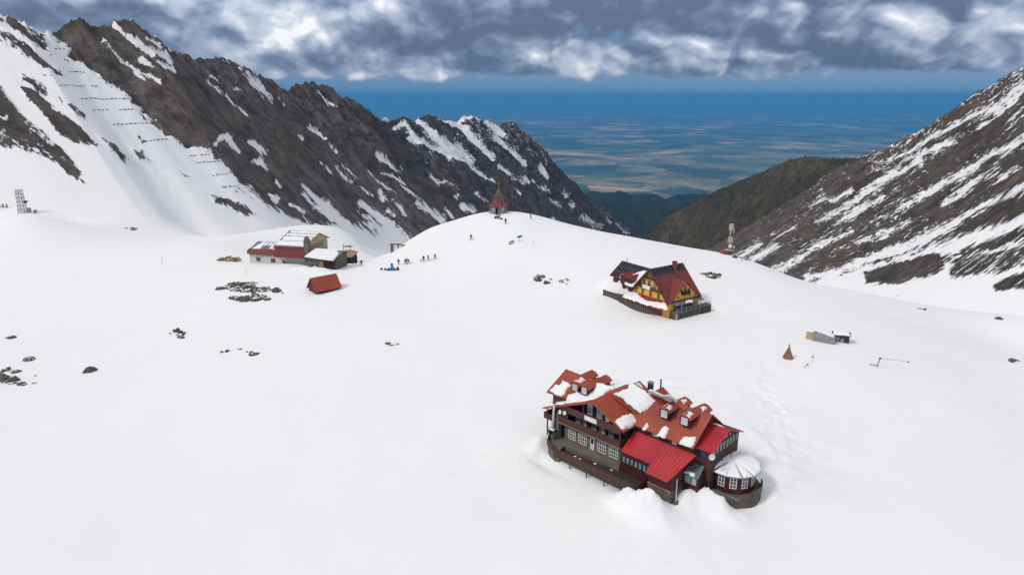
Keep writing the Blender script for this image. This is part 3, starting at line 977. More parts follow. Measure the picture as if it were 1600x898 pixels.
def right_cover(qx, qy, sm, tm):
    wob = (fbm(qx / 14, qy / 10, 35, 4, 0.6) - 0.5) * 12
    c = 0.36 + (fbm(qx / 70, qy / 45, 31, 3) - 0.5) * 0.5
    ridge_y = np.interp(qx, [1160, 1240, 1340, 1420, 1520, 1600, 1750], [380, 312, 250, 212, 152, 109, 10])
    crest = np.clip(1 - (qy - ridge_y) / 75, 0, 1) * np.clip((qx - 1330) / 60, 0, 1)
    c = c - 0.22 * crest
    c = c + 0.15 * np.clip((1300 - qx) / 80, 0, 1)
    for pts in RIGHT_STREAKS:
        d = seg_d(qx, qy, pts) + wob * 0.3
        c = np.minimum(c, np.clip(d / 16.0 - 0.10, -0.5, 1.05))
    ap = poly_sd(qx, qy, [(1240, 442), (1300, 432), (1360, 424), (1430, 412), (1500, 398), (1600, 372), (1760, 330), (1900, 420), (1900, 600), (1240, 600)]) + wob
    c = np.minimum(c, np.clip(0.3 - ap / 12, -0.6, 1.0))
    for poly, st in (([(1350, 424), (1396, 411), (1460, 395), (1481, 407), (1464, 428), (1405, 445), (1354, 441)], 0.45), ([(1489, 403), (1586, 386), (1640, 380), (1640, 405), (1565, 428), (1481, 437)], 0.12),
                     ([(1553, 445), (1600, 424), (1700, 400), (1700, 440), (1557, 454)], 0.35)):
        k = np.clip((poly_sd(qx, qy, poly) + wob * 0.5) / 9 + 0.5, 0, 1)
        c = np.where(k > 0, np.maximum(c, -0.6 + (0.6 + st) * k), c)
    return np.clip(c, -0.95, 0.95)


right_mtn, RP = mountain('mountain_slope_right', RIGHT_COLS, 620, 330, ROCKY2, right_cover, 8.5, 47, slope=31, ridge_noise=0.8, across=0.6, skew=R(64))
tag(right_mtn, 'steep mountainside streaked with rock and snow on the right of the valley', None, None, 'structure')


# forested hill below the right slope, and the blue foothills farther down the valley
def forest_mat(name, c0, c1, c2):
    m, t, b = new_mat(name)
    g = t.n('ShaderNodeNewGeometry')
    v = g.outputs['Position']
    n = t.noise(v, 0.0042, 5, 0.6, 0.2)
    n2 = t.noise(v, 0.03, 6, 0.7)
    c = t.ramp(n, [(0.36, c0), (0.5, c1), (0.64, c2)])
    c = t.mix(t.mapr(n2, 0.35, 0.65, 0.0, 0.6), c, tuple(x * 0.45 for x in c0))
    t.put(b.inputs['Base Color'], c)
    b.inputs['Roughness'].default_value = 0.95
    b.inputs['Specular IOR Level'].default_value = 0.05
    bump(t, b, n2, 1.0, 14.0)
    return m


FOREST = forest_mat('forest_slope', (0.055, 0.053, 0.038), (0.095, 0.082, 0.052), (0.15, 0.115, 0.070))
FOOT = forest_mat('foothill_forest', (0.020, 0.030, 0.026), (0.030, 0.040, 0.030), (0.045, 0.05, 0.035))


def hill_cover(qx, qy, sm, tm):
    return np.full(qx.shape, 1.0)


HILL_COLS = [(1460, 215, 1330, 400, 900), (1400, 232, 1290, 410, 960), (1350, 246, 1250, 415, 1020), (1320, 249, 1225, 418, 1060), (1285, 246, 1200, 420, 1100), (1260, 246, 1180, 420, 1140), (1235, 250, 1160, 420, 1190),
             (1205, 262, 1140, 420, 1240), (1180, 273, 1120, 420, 1300), (1150, 285, 1098, 420, 1380), (1120, 297, 1075, 420, 1460), (1090, 312, 1055, 420, 1560), (1060, 330, 1036, 420, 1680),
             (1035, 345, 1020, 420, 1800), (1008, 362, 1002, 420, 1950), (985, 385, 985, 425, 2150), (950, 410, 955, 440, 2400)]
hill, HP = mountain('forested_hill', HILL_COLS, 300, 150, FOREST, hill_cover, 5.0, 71, slope=30, ridge_noise=0.7, conc=1.0)
tag(hill, 'olive brown wooded hill below the right slope', None, None, 'structure')

FH = [[(860, 318, 5200), (905, 303, 5100), (935, 300, 5050), (965, 298, 5000), (1000, 303, 5000), (1040, 306, 5000), (1085, 303, 5100), (1110, 305, 5200), (1150, 312, 5300), (1300, 320, 5600)],
      [(880, 330, 3900), (925, 317, 3800), (960, 314, 3750), (1000, 322, 3700), (1040, 318, 3700), (1075, 326, 3700), (1120, 335, 3800), (1250, 345, 3900)]]
for k, line in enumerate(FH):
    rl = np.array([at_d(*q) for q in line])
    tt = np.linspace(0, len(line) - 1, 160)
    rl = np.stack([np.interp(tt, range(len(line)), rl[:, i]) for i in range(3)], 1)
    rl[:, 2] += (fbm(tt * 2.2, tt * 0, 91 + k, 4) - 0.5) * 50
    w = np.linspace(-1, 1, 60)
    PP = np.zeros((160, 60, 3))
    PP[:, :, 0] = rl[:, 0:1] + w * 60
    PP[:, :, 1] = rl[:, 1:2] + w * 1500
    PP[:, :, 2] = rl[:, 2:3] - np.abs(w) ** 1.3 * (rl[:, 2:3] + 1560)
    PP[:, :, 2] += (fbm(PP[:, :, 0] / 160, PP[:, :, 1] / 260, 95 + k, 5, 0.55, True) - 0.5) * 130 * np.minimum(1, np.abs(w) * 3)
    fo = grid_mesh('foothill', PP, FOOT)
    tag(fo, ('farther' if k == 0 else 'nearer') + ' dark blue foothill at the mouth of the valley', None, None, 'structure')


def plain_land():
    m, t, b = new_mat('farmland')
    g = t.n('ShaderNodeNewGeometry')
    v = g.outputs['Position']
    mp = t.n('ShaderNodeMapping')
    mp.inputs['Scale'].default_value = (1 / 1500, 1 / 1700, 1)
    t.put(mp.inputs[0], v)
    vo = t.n('ShaderNodeTexVoronoi')
    vo.inputs['Scale'].default_value = 1.6
    t.put(vo.inputs['Vector'], mp.outputs[0])
    r = t.sep(vo.outputs['Color'])
    big = t.noise(v, 0.00016, 5, 0.6, 0.4)
    mp2 = t.n('ShaderNodeMapping')
    mp2.inputs['Scale'].default_value = (1 / 3000, 1 / 4200, 1)
    t.put(mp2.inputs[0], v)
    st = t.noise(mp2.outputs[0], 1.0, 7, 0.62, 0.6)
    f = t.m('ADD', t.m('MULTIPLY', st, 0.75), t.m('MULTIPLY', t.m('SUBTRACT', r[0], 0.5), 0.17))
    f = t.m('ADD', f, t.m('MULTIPLY', t.m('SUBTRACT', big, 0.5), 0.25))
    c = t.ramp(f, [(0.27, (0.050, 0.075, 0.050)), (0.37, (0.12, 0.14, 0.080)), (0.44, (0.28, 0.24, 0.14)), (0.50, (0.55, 0.34, 0.21)), (0.60, (0.74, 0.55, 0.40))])  # field colours; their light and dark tones also stand in for sunlit patches
    t.put(b.inputs['Base Color'], c)
    b.inputs['Roughness'].default_value = 1.0
    b.inputs['Specular IOR Level'].default_value = 0.0
    n = 72
    gg = G()
    vsx = [(0, 0, -1500)] + [(98000 * math.cos(2 * math.pi * k / n), 98000 * math.sin(2 * math.pi * k / n), -1500) for k in range(n)]
    gg.add(vsx, [(0, k + 1, (k + 1) % n + 1) for k in range(n)])
    o = gg.build('plain', m)
    tag(o, 'hazy farmland plain far below the mountains', None, None, 'structure')


plain_land()


def haze():
    m = bpy.data.materials.new('haze')
    m.use_nodes = True
    t = NT(m.node_tree)
    pv = t.n('ShaderNodeVolumePrincipled')
    pv.inputs['Color'].default_value = (0.12, 0.50, 0.98, 1)
    pv.inputs['Density'].default_value = HAZE_D
    pv.inputs['Anisotropy'].default_value = 0.0
    o = t.n('ShaderNodeOutputMaterial')
    m.node_tree.links.new(pv.outputs[0], o.inputs['Volume'])
    g = G().box(-101000, 101000, -101000, 101000, -1502, 190)
    ob = g.build('haze', m)
    tag(ob, 'blue air between the mountains and the plain', None, None, 'stuff')


HAZE_D = 4.0e-5
haze()


# ------------------------------------------------------------------ building helpers
def solid(name, mat, parent, *boxes):
    g = G()
    for b in boxes:
        g.box(*b)
    return g.build(name, mat, parent)


def window(parent, o, r, up, w, h, cols=2, rows=2, frame='white_paint', glass='glass_dark', fw=0.08, proud=0.05, name='window', bar=0.05):
    """framed window: o lower-left corner on the wall, r and up unit vectors; the frame stands proud, the pane sits back in it"""
    o, r, up = np.asarray(o, float), nrm(r), nrm(up)
    n = nrm(np.cross(r, up))
    g = G()
    d = n * proud
    g.obox(o - n * 0.02, r * w, up * fw, d + n * 0.02)
    g.obox(o + up * (h - fw) - n * 0.02, r * w, up * fw, d + n * 0.02)
    g.obox(o + up * fw - n * 0.02, r * fw, up * (h - 2 * fw), d + n * 0.02)
    g.obox(o + r * (w - fw) + up * fw - n * 0.02, r * fw, up * (h - 2 * fw), d + n * 0.02)
    for k in range(1, cols):
        g.obox(o + r * (w * k / cols - bar / 2) + up * fw - n * 0.02, r * bar, up * (h - 2 * fw), d * 0.8 + n * 0.02)
    for k in range(1, rows):
        g.obox(o + r * fw + up * (h * k / rows - bar / 2) - n * 0.02, r * (w - 2 * fw), up * bar, d * 0.7 + n * 0.02)
    f = g.build(name, frame, parent)
    G().obox(o + (r + up) * fw * 0.6 - n * 0.03, r * (w - fw * 1.2), up * (h - fw * 1.2), n * 0.045).build('pane', glass, f)
    return f


class Frame:
    """a building's own axes: a along its front, b into it, h up"""
    def __init__(self, ox, oy, deg):
        self.o = np.array([ox, oy])
        t = R(deg)
        self.deg = deg
        self.u = np.array([math.cos(t), -math.sin(t)])
        self.v = np.array([math.sin(t), math.cos(t)])

    def loc(self, p):
        p = np.asarray(p, float)
        q = p[:2] - self.o
        return np.array([q @ self.u, q @ self.v, p[2]])

    def wor(self, a, b, h=0.0):
        q = self.o + a * self.u + b * self.v
        return np.array([q[0], q[1], h])

    def on_plane(self, px, py, p0, n):
        """photo pixel -> local point on the plane through p0 with normal n (both local)"""
        d = ray(px, py)
        dl = np.array([d[:2] @ self.u, d[:2] @ self.v, d[2]])
        c = self.loc((0, 0, CAM_H))
        t = ((np.asarray(p0, float) - c) @ n) / (dl @ n)
        return c + dl * t

    def on_b(self, px, py, b):
        return self.on_plane(px, py, (0, b, 0), np.array([0, 1.0, 0]))

    def on_a(self, px, py, a):
        return self.on_plane(px, py, (a, 0, 0), np.array([1.0, 0, 0]))

    def on_h(self, px, py, h):
        return self.on_plane(px, py, (0, 0, h), np.array([0, 0, 1.0]))


def snow_patch(parent, p0, e, s, poly, th=0.16, seed=0, res=0.12, rag=0.30, name='snow_patch'):
    """lying snow on a roof plane: poly in (along e, along s) metres from p0; ragged edge, rounded rim"""
    th = th * 1.3
    p0, e, s = np.asarray(p0, float), nrm(e), nrm(s)
    n = nrm(np.cross(e, s))
    if n[2] < 0:
        n = -n
    poly = np.asarray(poly, float)
    lo, hi = poly.min(0) - 0.4, poly.max(0) + 0.4
    xs = np.arange(lo[0], hi[0] + res, res)
    ys = np.arange(lo[1], hi[1] + res, res)
    X, Y = np.meshgrid(xs, ys)

    def sdf(x, y):
        return poly_sd(x, y, poly) + (fbm(x * 1.7 + seed * 3.1, y * 1.7 + seed, 60 + seed, 4, 0.6) - 0.5) * 2 * rag
    D = sdf(X, Y)
    eps = 0.03
    gx_, gy_ = (sdf(X + eps, Y) - D) / eps, (sdf(X, Y + eps) - D) / eps
    gl = np.maximum(np.hypot(gx_, gy_), 0.5)
    out = D < 0
    X2 = np.where(out, X + gx_ / gl ** 2 * np.clip(-D, 0, res * 1.5), X)
    Y2 = np.where(out, Y + gy_ / gl ** 2 * np.clip(-D, 0, res * 1.5), Y)
    Z = th * np.clip(D / 0.30, 0, 1) ** 0.6 * (0.8 + 0.4 * fbm(X, Y, 80 + seed, 2))
    Z = np.where(out, -0.01, np.maximum(Z, 0.035))
    keep = D > 0
    cell = keep[:-1, :-1] | keep[1:, :-1] | keep[:-1, 1:] | keep[1:, 1:]
    ii, jj = np.nonzero(cell)
    m = X.shape[1]
    quads = np.stack([ii * m + jj, ii * m + jj + 1, (ii + 1) * m + jj + 1, (ii + 1) * m + jj], 1)
    used, inv = np.unique(quads, return_inverse=True)
    P = p0 + X2.ravel()[used, None] * e + Y2.ravel()[used, None] * s + Z.ravel()[used, None] * n
    g = G()
    g.v = [tuple(q) for q in P.tolist()]
    g.f = [tuple(q) for q in inv.reshape(-1, 4).tolist()]
    return g.build(name, SNOW, parent, smooth=True)


def snow_px(parent, fr, p0, e, s, pix, floor=None, **kw):
    """the same with the outline given as photo pixels on that roof plane"""
    n = nrm(np.cross(e, s))
    P = [fr.on_plane(x, y, p0, n) - np.asarray(p0, float) for x, y in pix]
    e1, s1 = nrm(e), nrm(s)
    # e and s need not be square to one another
    M = np.array([[1, e1 @ s1], [e1 @ s1, 1]])
    Mi = np.linalg.inv(M)
    poly = [Mi @ np.array([q @ e1, q @ s1]) for q in P]
    if floor is not None:
        poly = [np.array((q[0], max(q[1], floor))) for q in poly]
    return snow_patch(parent, p0, e1, s1, poly, **kw)


def gable_roof_dormer(parent, a, b, h, w, wall_h, rise, depth, roof_mat, wall_mat, ov=0.25, win=True, glass='glass_pale', facing=-1):
    """small gabled dormer whose face stands at b and whose roof runs back into the slope"""
    f = facing
    d = G()
    d.prism([(a - w / 2, b, h), (a + w / 2, b, h), (a + w / 2, b, h + wall_h), (a, b, h + wall_h + rise), (a - w / 2, b, h + wall_h)], (0, -f * depth, 0))
    dm = d.build('dormer', wall_mat, parent)
    r = G()
    k = rise / (w / 2)
    e = w / 2 + ov
    zt = h + wall_h + rise + 0.10
    ze = zt - k * e
    b0, b1 = b + f * ov, b - f * depth
    # half-hipped front
    for sx in (-1, 1):
        r.slab([(a + sx * e, b0, ze), (a + sx * e * 0.45, b0, zt - k * e * 0.45), (a, b0 - f * 0.35, zt), (a, b1, zt), (a + sx * e, b1, ze)], 0.09)
    r.slab([(a - e * 0.45, b0 + f * 0.004, zt - k * e * 0.45), (a + e * 0.45, b0 + f * 0.004, zt - k * e * 0.45), (a, b0 - f * 0.35, zt + 0.004)], 0.09)
    r.build('dormer_roof', roof_mat, dm)
    if win:
        window(dm, (a - w * 0.33 if f < 0 else a + w * 0.33, b, h + 0.12), (-f, 0, 0), (0, 0, 1), w * 0.66, wall_h * 0.86, 2, 1, glass=glass, fw=0.09, bar=0.09, proud=0.06)
    return dm


# ------------------------------------------------------------------ the red-roofed chalet in front
F1 = Frame(O1[0], O1[1], 45)
ch = thing('mountain_chalet', 'large dark timber chalet with red metal roofs and stone ground floor, closest to the viewer', 'chalet', (O1[0], O1[1], 0), -TH1)

# stone ground floor and the wings behind it
g = G().box(0, 10.85, 0, 9.2, -3.2, 2.72)
g.build('stone_wall', 'stone_wall', ch)
g = G()
g.box(-3.0, 0.0, 0.6, 8.4, -2.0, 5.9)             # left wing
g.prism([(-3.0, 0.6, 5.9), (-3.0, 8.4, 5.9), (-3.0, 4.4, 8.45)], (6.0, 0, 0))
g.box(10.85, 20.3, 2.2, 9.6, -2.0, 5.3)            # right wing
g.prism([(20.3, 2.2, 5.3), (20.3, 9.6, 5.3), (20.3, 5.8, 8.7)], (-8.0, 0, 0))
g.build('wing_wall', 'brown_wood', ch)
# cross-gable block above the stone floor, its front recessed behind the balconies
g = G().prism([(0.0, 0.35, 2.72), (10.85, 0.35, 2.72), (10.85, 0.35, 5.45), (6.1, 0.35, 7.95), (0.0, 0.35, 5.35)], (0, 8.6, 0))
g.build('upper_wall', 'dark_wood', ch)

# balconies
bal = solid('balcony', 'brown_wood', ch, (-0.5, 10.95, -0.95, 0.35, 2.72, 2.86), (-0.5, 10.95, -1.0, -0.92, 2.86, 3.78), (10.87, 10.95, -0.92, 2.6, 2.86, 3.78), (-0.5, -0.42, -0.92, 0.6, 2.86, 3.78),
            (-0.5, 10.95, -1.03, -0.89, 3.78, 3.85))
solid('fascia', 'pale_wood', bal, (-0.52, 10.97, -1.04, -1.0, 2.66, 2.80))
b2 = solid('balcony', 'brown_wood', ch, (-0.4, 10.9, -0.9, 0.35, 4.72, 4.84))
G().prism([(-0.4, -0.96, 4.74), (10.92, -0.96, 4.74), (10.92, -0.96, 5.5), (10.2, -0.96, 5.82), (1.2, -0.96, 5.82), (-0.4, -0.96, 5.28)], (0, 0.07, 0)).build('parapet', 'brown_wood', b2)
for a in (-0.42, 1.15, 4.2, 7.3, 10.75):
    solid('post', 'brown_wood', ch, (a, a + 0.2, -1.01, -0.83, 2.87, 5.2))
solid('side_panel', 'brown_wood', ch, (-0.4, 1.15, -0.94, -0.86, 3.85, 4.72))
for a in (4.1, 7.6):
    solid('gable_post', 'brown_wood', ch, (a, a + 0.14, -0.9, -0.78, 5.82, 7.0))
# doors and windows in the recess
for a, h0, w, hh, gl in ((1.9, 3.0, 0.8, 1.6, 'glass_blue'), (3.2, 3.0, 0.7, 1.7, 'glass_pale'), (4.9, 3.0, 0.8, 1.6, 'glass_blue'), (6.5, 3.0, 0.75, 1.7, 'glass_pale'), (8.0, 3.0, 0.8, 1.6, 'glass_blue'), (9.6, 3.0, 0.8, 1.6, 'glass_dark'),
                         (4.0, 5.2, 0.9, 1.75, 'glass_pale'), (5.75, 5.2, 1.1, 2.0, 'glass_teal'), (7.3, 5.2, 0.7, 1.5, 'glass_pale')):
    window(ch, (a, 0.35, h0), (1, 0, 0), (0, 0, 1), w, hh, 2, 1, glass=gl, frame='white_paint' if gl != 'glass_dark' else 'brown_wood')
sgn = solid('name_board', 'white_paint', ch, (4.55, 6.75, -1.06, -0.97, 4.95, 5.62))
sgn['label'] = 'long white name board on the upper balcony'

# stone floor windows and door (five openings)
for a0, a1, h0, h1, c_, r_ in ((0.75, 2.2, 0.18, 1.72, 4, 3), (2.75, 4.3, 0.22, 1.78, 4, 3), (6.3, 7.85, 0.2, 1.82, 4, 3), (8.4, 10.0, 0.22, 1.86, 4, 3)):
    window(ch, (a0, 0, h0), (1, 0, 0), (0, 0, 1), a1 - a0, h1 - h0, c_, r_, fw=0.11, bar=0.10, proud=0.07)
dr = solid('door', 'white_paint', ch, (4.98, 5.72, -0.06, 0.02, 0.0, 1.92))
solid('pane', 'glass_dark', dr, (5.12, 5.58, -0.075, -0.055, 1.0, 1.75))
solid('lintel', 'concrete', ch, (0.4, 10.3, -0.05, 0.01, 2.02, 2.16))

# terraces
tr = solid('terrace', 'deck_floor', ch, (1.0, 15.6, -3.72, -1.1, -1.25, -0.75), (10.85, 15.6, -1.1, 0.0, -1.25, -0.75))
wk = G().prism([(0.6, 0.0, -0.12), (0.6, -1.9, -0.12), (4.0, -1.75, -0.12), (10.84, -0.9, -0.12), (10.84, 0.0, -0.12)], (0, 0, -2.4)).build('walkway', 'concrete', ch)
gr = G()
for a0 in np.arange(1.05, 15.5, 1.205):
    solid('railing_board', 'brown_wood', ch, (a0, a0 + 1.17, -3.80, -3.73, -0.98, 0.12))
solid('handrail', 'brown_wood', ch, (0.98, 15.68, -3.86, -3.70, 0.12, 0.20))
for b0 in np.arange(-3.70, -0.2, 1.22):
    solid('railing_board', 'brown_wood', ch, (15.6, 15.67, b0, b0 + 1.18, -0.98, 0.12))
solid('handrail', 'brown_wood', ch, (15.56, 15.71, -3.70, 0.0, 0.12, 0.20))
for a0 in (1.2, 4.1, 7.2, 10.3, 13.2, 15.4):
    solid('terrace_post', 'dark_metal', ch, (a0, a0 + 0.12, -3.66, -3.54, -3.4, -1.25))
# debris and melting snow on the terrace
for k in range(14):
    a = random.uniform(1.6, 15.0)
    b = random.uniform(-3.4, -1.4)
    snow_patch(tr, (a, b, -0.75), (1, 0, 0), (0, 1, 0), [(-0.25 * random.random() - .1, -0.08), (0.3 * random.random() + .1, -0.12), (0.25, 0.1), (-0.1, 0.16)], th=0.06, seed=k, res=0.09, rag=0.08)
# rounded upper terrace on the left
g = G().lathe([(0.0, -0.15), (3.05, -0.15), (3.05, -3.0)], (1.2, -0.55), 28, R(150), R(285))
g.build('round_terrace', 'concrete', ch)
G().lathe([(3.05, -0.4), (3.22, -0.4), (3.22, 0.55), (3.05, 0.55), (3.05, -0.4)], (1.2, -0.55), 28, R(150), R(268)).build('terrace_parapet', 'brown_wood', ch)
snow_patch(ch, (1.2, -0.55, 0.55), (1, 0, 0), (0, 1, 0), [(3.05 * math.cos(R(q)), 3.05 * math.sin(R(q))) for q in range(170, 230, 6)] + [(3.25 * math.cos(R(q)), 3.25 * math.sin(R(q))) for q in range(229, 169, -6)], th=0.1, seed=3, res=0.08, rag=0.05)
# barbecue hut under the porch roof with its tall flue
bq = solid('barbecue', 'stone_wall', ch, (-1.9, -0.7, -1.7, -0.6, -0.4, 0.35), (-1.9, -1.75, -1.7, -0.6, 0.35, 1.2), (-0.85, -0.7, -1.7, -0.6, 0.35, 1.2), (-1.9, -0.7, -0.75, -0.6, 0.35, 1.2))
solid('barbecue_top', 'dark_wood', bq, (-2.0, -0.6, -1.8, -0.5, 1.2, 1.34))
snow_patch(bq, (-1.3, -1.15, 1.34), (1, 0, 0), (0, 1, 0), [(-0.6, -0.55), (0.5, -0.55), (0.3, 0.3), (-0.5, 0.5)], th=0.12, seed=5, res=0.1, rag=0.08)
fl = G().tube((-1.25, -1.3, 1.34), (-1.05, -1.3, 5.75), 0.17, 0.17, 10).build('flue_pipe', 'white_steel', ch, True)
G().tube((-1.05, -1.3, 5.80), (-1.05, -1.3, 5.95), 0.30, 0.22, 10).build('flue_cap', 'dark_metal', fl)
solid('porch_wall', 'stone_wall', ch, (-1.0, -0.45, -0.9, -0.2, -0.6, 4.3))
solid('porch_wall', 'dark_wood', ch, (-2.6, -1.0, 0.2, 0.6, -0.6, 4.2))
for a in (-3.0, -2.0):
    solid('post', 'brown_wood', ch, (a, a + 0.16, -0.75, -0.6, -0.8, 4.35))
solid('balcony', 'brown_wood', ch, (-3.6, -1.2, -0.65, 0.6, 2.2, 2.35), (-3.6, -1.2, -0.7, -0.62, 2.35, 3.2), (-3.68, -3.6, -0.7, 3.5, 2.2, 3.2), (-3.6, -3.0, 0.6, 3.5, 2.2, 2.35))
window(ch, (-2.7, 0.59, 2.9), (1, 0, 0), (0, 0, 1), 1.1, 1.2, 2, 1, glass='glass_teal')
window(ch, (-3.0, 5.2, 3.0), (0, -1, 0), (0, 0, 1), 1.2, 1.3, 2, 1, glass='glass_teal')
window(ch, (-3.0, 2.6, 3.0), (0, -1, 0), (0, 0, 1), 1.2, 1.3, 2, 1, glass='glass_teal')


def dish(parent, p, r, n):
    p, n = np.asarray(p, float), nrm(n)
    a = nrm(np.cross(n, (0, 0, 1)))
    b = np.cross(n, a)
    g = G()
    v, f = [], []
    for k, (rr, dd) in enumerate(((0.02, 0.0), (0.5, 0.05), (0.85, 0.15), (1.0, 0.24))):
        for q in range(16):
            w = 2 * math.pi * q / 16
            v.append(p + (a * math.cos(w) + b * math.sin(w)) * rr * r + n * dd * r)
    for k in range(3):
        f += [(k * 16 + q, k * 16 + (q + 1) % 16, (k + 1) * 16 + (q + 1) % 16, (k + 1) * 16 + q) for q in range(16)]
    g.add(v, f)
    o = g.build('satellite_dish', 'white_paint', parent, True)
    G().tube(p - n * 0.02, p - n * 0.35 - np.array([0, 0, 0.25]), 0.03, 0.03, 6).tube(p, p + n * r * 0.75, 0.015, 0.015, 5).build('dish_arm', 'grey_metal', o)
    return o


dish(ch, F1.on_b(875.3, 643.3, -1.3), 0.34, (-0.25, -1, 0.25))
dish(ch, F1.on_b(882.3, 644.6, -1.25), 0.30, (0.1, -1, 0.25))

# --- roofs ----------------------------------------------------------------
RED = 'red_roof'


def roof(parent, corners, mat, n_ribs, name='roof', th=0.14, fascia=None, rib=0.05):
    """corners: eave start, eave end, ridge end, ridge start"""
    g = G().slab(corners, th)
    g.ribs(*corners, n_ribs, 0.05, rib)
    o = g.build(name, mat, parent)
    return o


R1a, R1b = (5.97, -1.25, 8.18), (6.5, 3.2, 8.42)           # front cross-gable ridge
R1c = (7.0, 8.6, 8.75)
# front right slope
rf = roof(ch, [(11.55, -1.25, 5.60), (11.55, 2.9, 5.52), R1b, R1a], RED, 9)
e1 = np.array((11.55, -1.25, 5.60))
rs, ru = np.array((0, 4.15, -0.08)), np.array(R1a) - e1
snow_px(rf, F1, e1, rs, ru, [(960.5, 658), (974, 672), (999, 659), (985, 645), (972, 650)], th=0.26, seed=11)
# front left slope, running down over the porch
lf = roof(ch, [(-3.55, 4.2, 4.05), (-3.55, -1.25, 4.05), R1a, (6.5, 4.2, 8.42)], RED, 11)
eL = np.array((-3.55, -1.25, 4.05))
snow_px(lf, F1, eL, (0, 1, 0), np.array(R1a) - eL, [(852, 634.8), (868, 632.6), (886, 630.5), (908, 627.3), (928, 624), (950, 613), (968, 604), (985, 598), (960, 592), (930, 596), (912, 604), (893, 616), (876, 626), (862, 628)], th=0.2, seed=12, rag=0.2)
# shallower roof of the rear cross-gable, right side
uf = roof(ch, [(11.25, 2.75, 6.58), (11.25, 7.4, 6.68), (6.95, 7.9, 8.74), (6.38, 2.3, 8.46)], RED, 7)
eU = np.array((11.25, 2.75, 6.58))
d0, d1, d2 = np.array((6.40, 2.3, 8.62)), np.array((11.3, 2.72, 6.78)), np.array((11.2, 5.7, 8.95))
snow_px(uf, F1, d1, d2 - d1, d0 - d1, [(960, 615), (968, 619), (980, 630), (1001.5, 645), (1012, 639), (1023, 632), (1032, 628.5), (1022, 622), (1012, 614), (1002, 607), (992, 600.5), (985, 600), (981, 606), (976, 608)], th=0.2, seed=13, rag=0.25)
g = G().prism([(7.0, 2.85, 7.95), (11.0, 2.85, 6.3), (11.0, 2.85, 4.9), (7.0, 2.85, 4.9)], (0, 4.6, 0))
g.build('side_wall', 'maroon_wall', ch)
window(ch, (11.0, 3.2, 5.55), (0, 1, 0), (0, 0, 1), 0.65, 0.85, 2, 1, glass='glass_pale')
window(ch, (10.3, 2.85, 5.75), (1, 0, 0), (0, 0, 1), 0.5, 0.6, 2, 1, glass='glass_pale')
# rear part of the ridge, hipped to the back
hb = G().slab([(6.95, 7.9, 8.74), (11.1, 7.4, 6.68), (10.3, 10.2, 5.9), (7.0, 8.9, 8.7)], 0.12)
hb.slab([(7.0, 8.9, 8.69), (10.3, 10.2, 5.89), (3.0, 10.2, 5.89)], 0.12)
hb.slab([(6.5, 4.2, 8.41), (6.95, 7.9, 8.73), (7.0, 8.9, 8.68), (3.0, 10.2, 5.88), (2.5, 4.2, 6.7)], 0.12)
hbo = hb.build('roof', RED, ch)
eh = np.array((11.1, 7.4, 6.68))
snow_px(hbo, F1, eh, np.array((10.3, 10.2, 5.9)) - eh, np.array((6.95, 7.9, 8.74)) - eh, [(993, 598), (1001, 598), (1010, 606), (1018, 612), (1022, 616), (1012, 614)], th=0.14, seed=14)
# left wing
lwa, lwb = (-3.6, 4.3, 8.82), (7.0, 4.3, 8.55)
lw = roof(ch, [(-3.9, 0.15, 6.2), (6.6, 0.5, 6.38), lwb, lwa], RED, 12)
eW = np.array((-3.9, 0.15, 6.2))
rW, uW = np.array((1, 0, -0.02)), np.array(lwa) - eW
snow_px(lw, F1, eW, rW, uW, [(858.5, 611.5), (868, 600.5), (874, 603), (879, 594), (889, 599), (892, 602), (886, 608), (882, 616), (876, 620)], th=0.16, seed=15)
snow_px(lw, F1, eW, rW, uW, [(883, 628), (889, 617), (899, 613), (906, 609), (907, 616), (918, 617), (928, 606), (930, 597), (942, 599), (962, 606), (940, 618), (905, 628)], th=0.2, seed=16)
roof(ch, [(-3.9, 8.9, 5.9), (7.0, 8.9, 5.9), lwb, lwa], RED, 10)
# front dormers of the left wing
for (px, py), kk in (((898.3, 609.5), 0), ((912.6, 614.5), 1)):
    p = F1.on_b(px, py, 1.55)
    dm = gable_roof_dormer(ch, p[0], 1.55, p[2] - 0.15, 1.35, 1.15, 0.55, 3.4, RED, 'maroon_wall')
    zt = p[2] - 0.15 + 1.15 + 0.55 + 0.10
    snow_patch(dm, (p[0] + 0.02, 1.5, zt), nrm((0, 1, 0)), nrm((0.92, 0, -0.74)), [(0.0, 0.1), (1.6, 0.05), (1.8, 0.6), (0.7, 0.75)] if kk == 0 else [(0.2, 0.0), (0.7, 0.05), (0.6, 0.25)], th=0.1, seed=20 + kk, res=0.1)
# rear dormers
for a in (-0.6, 2.1):
    gable_roof_dormer(ch, a, 7.1, 6.9, 1.6, 1.25, 0.6, 3.0, RED, 'maroon_wall', facing=1)
for a, b in ((15.2, 8.3), (18.3, 8.3)):
    dm = gable_roof_dormer(ch, a, b, 7.0, 1.7, 1.35, 0.6, 2.8, RED, 'maroon_wall', facing=1)
    snow_patch(dm, (a, b - 1.4, 7.0 + 1.35 + 0.6 + 0.1), nrm((0, 1, 0)), nrm((0.85, 0, -0.6)), [(0.0, 0.25), (1.0, 0.3), (1.1, 0.75), (-0.2, 0.8)], th=0.1, seed=25 + int(a), res=0.1)
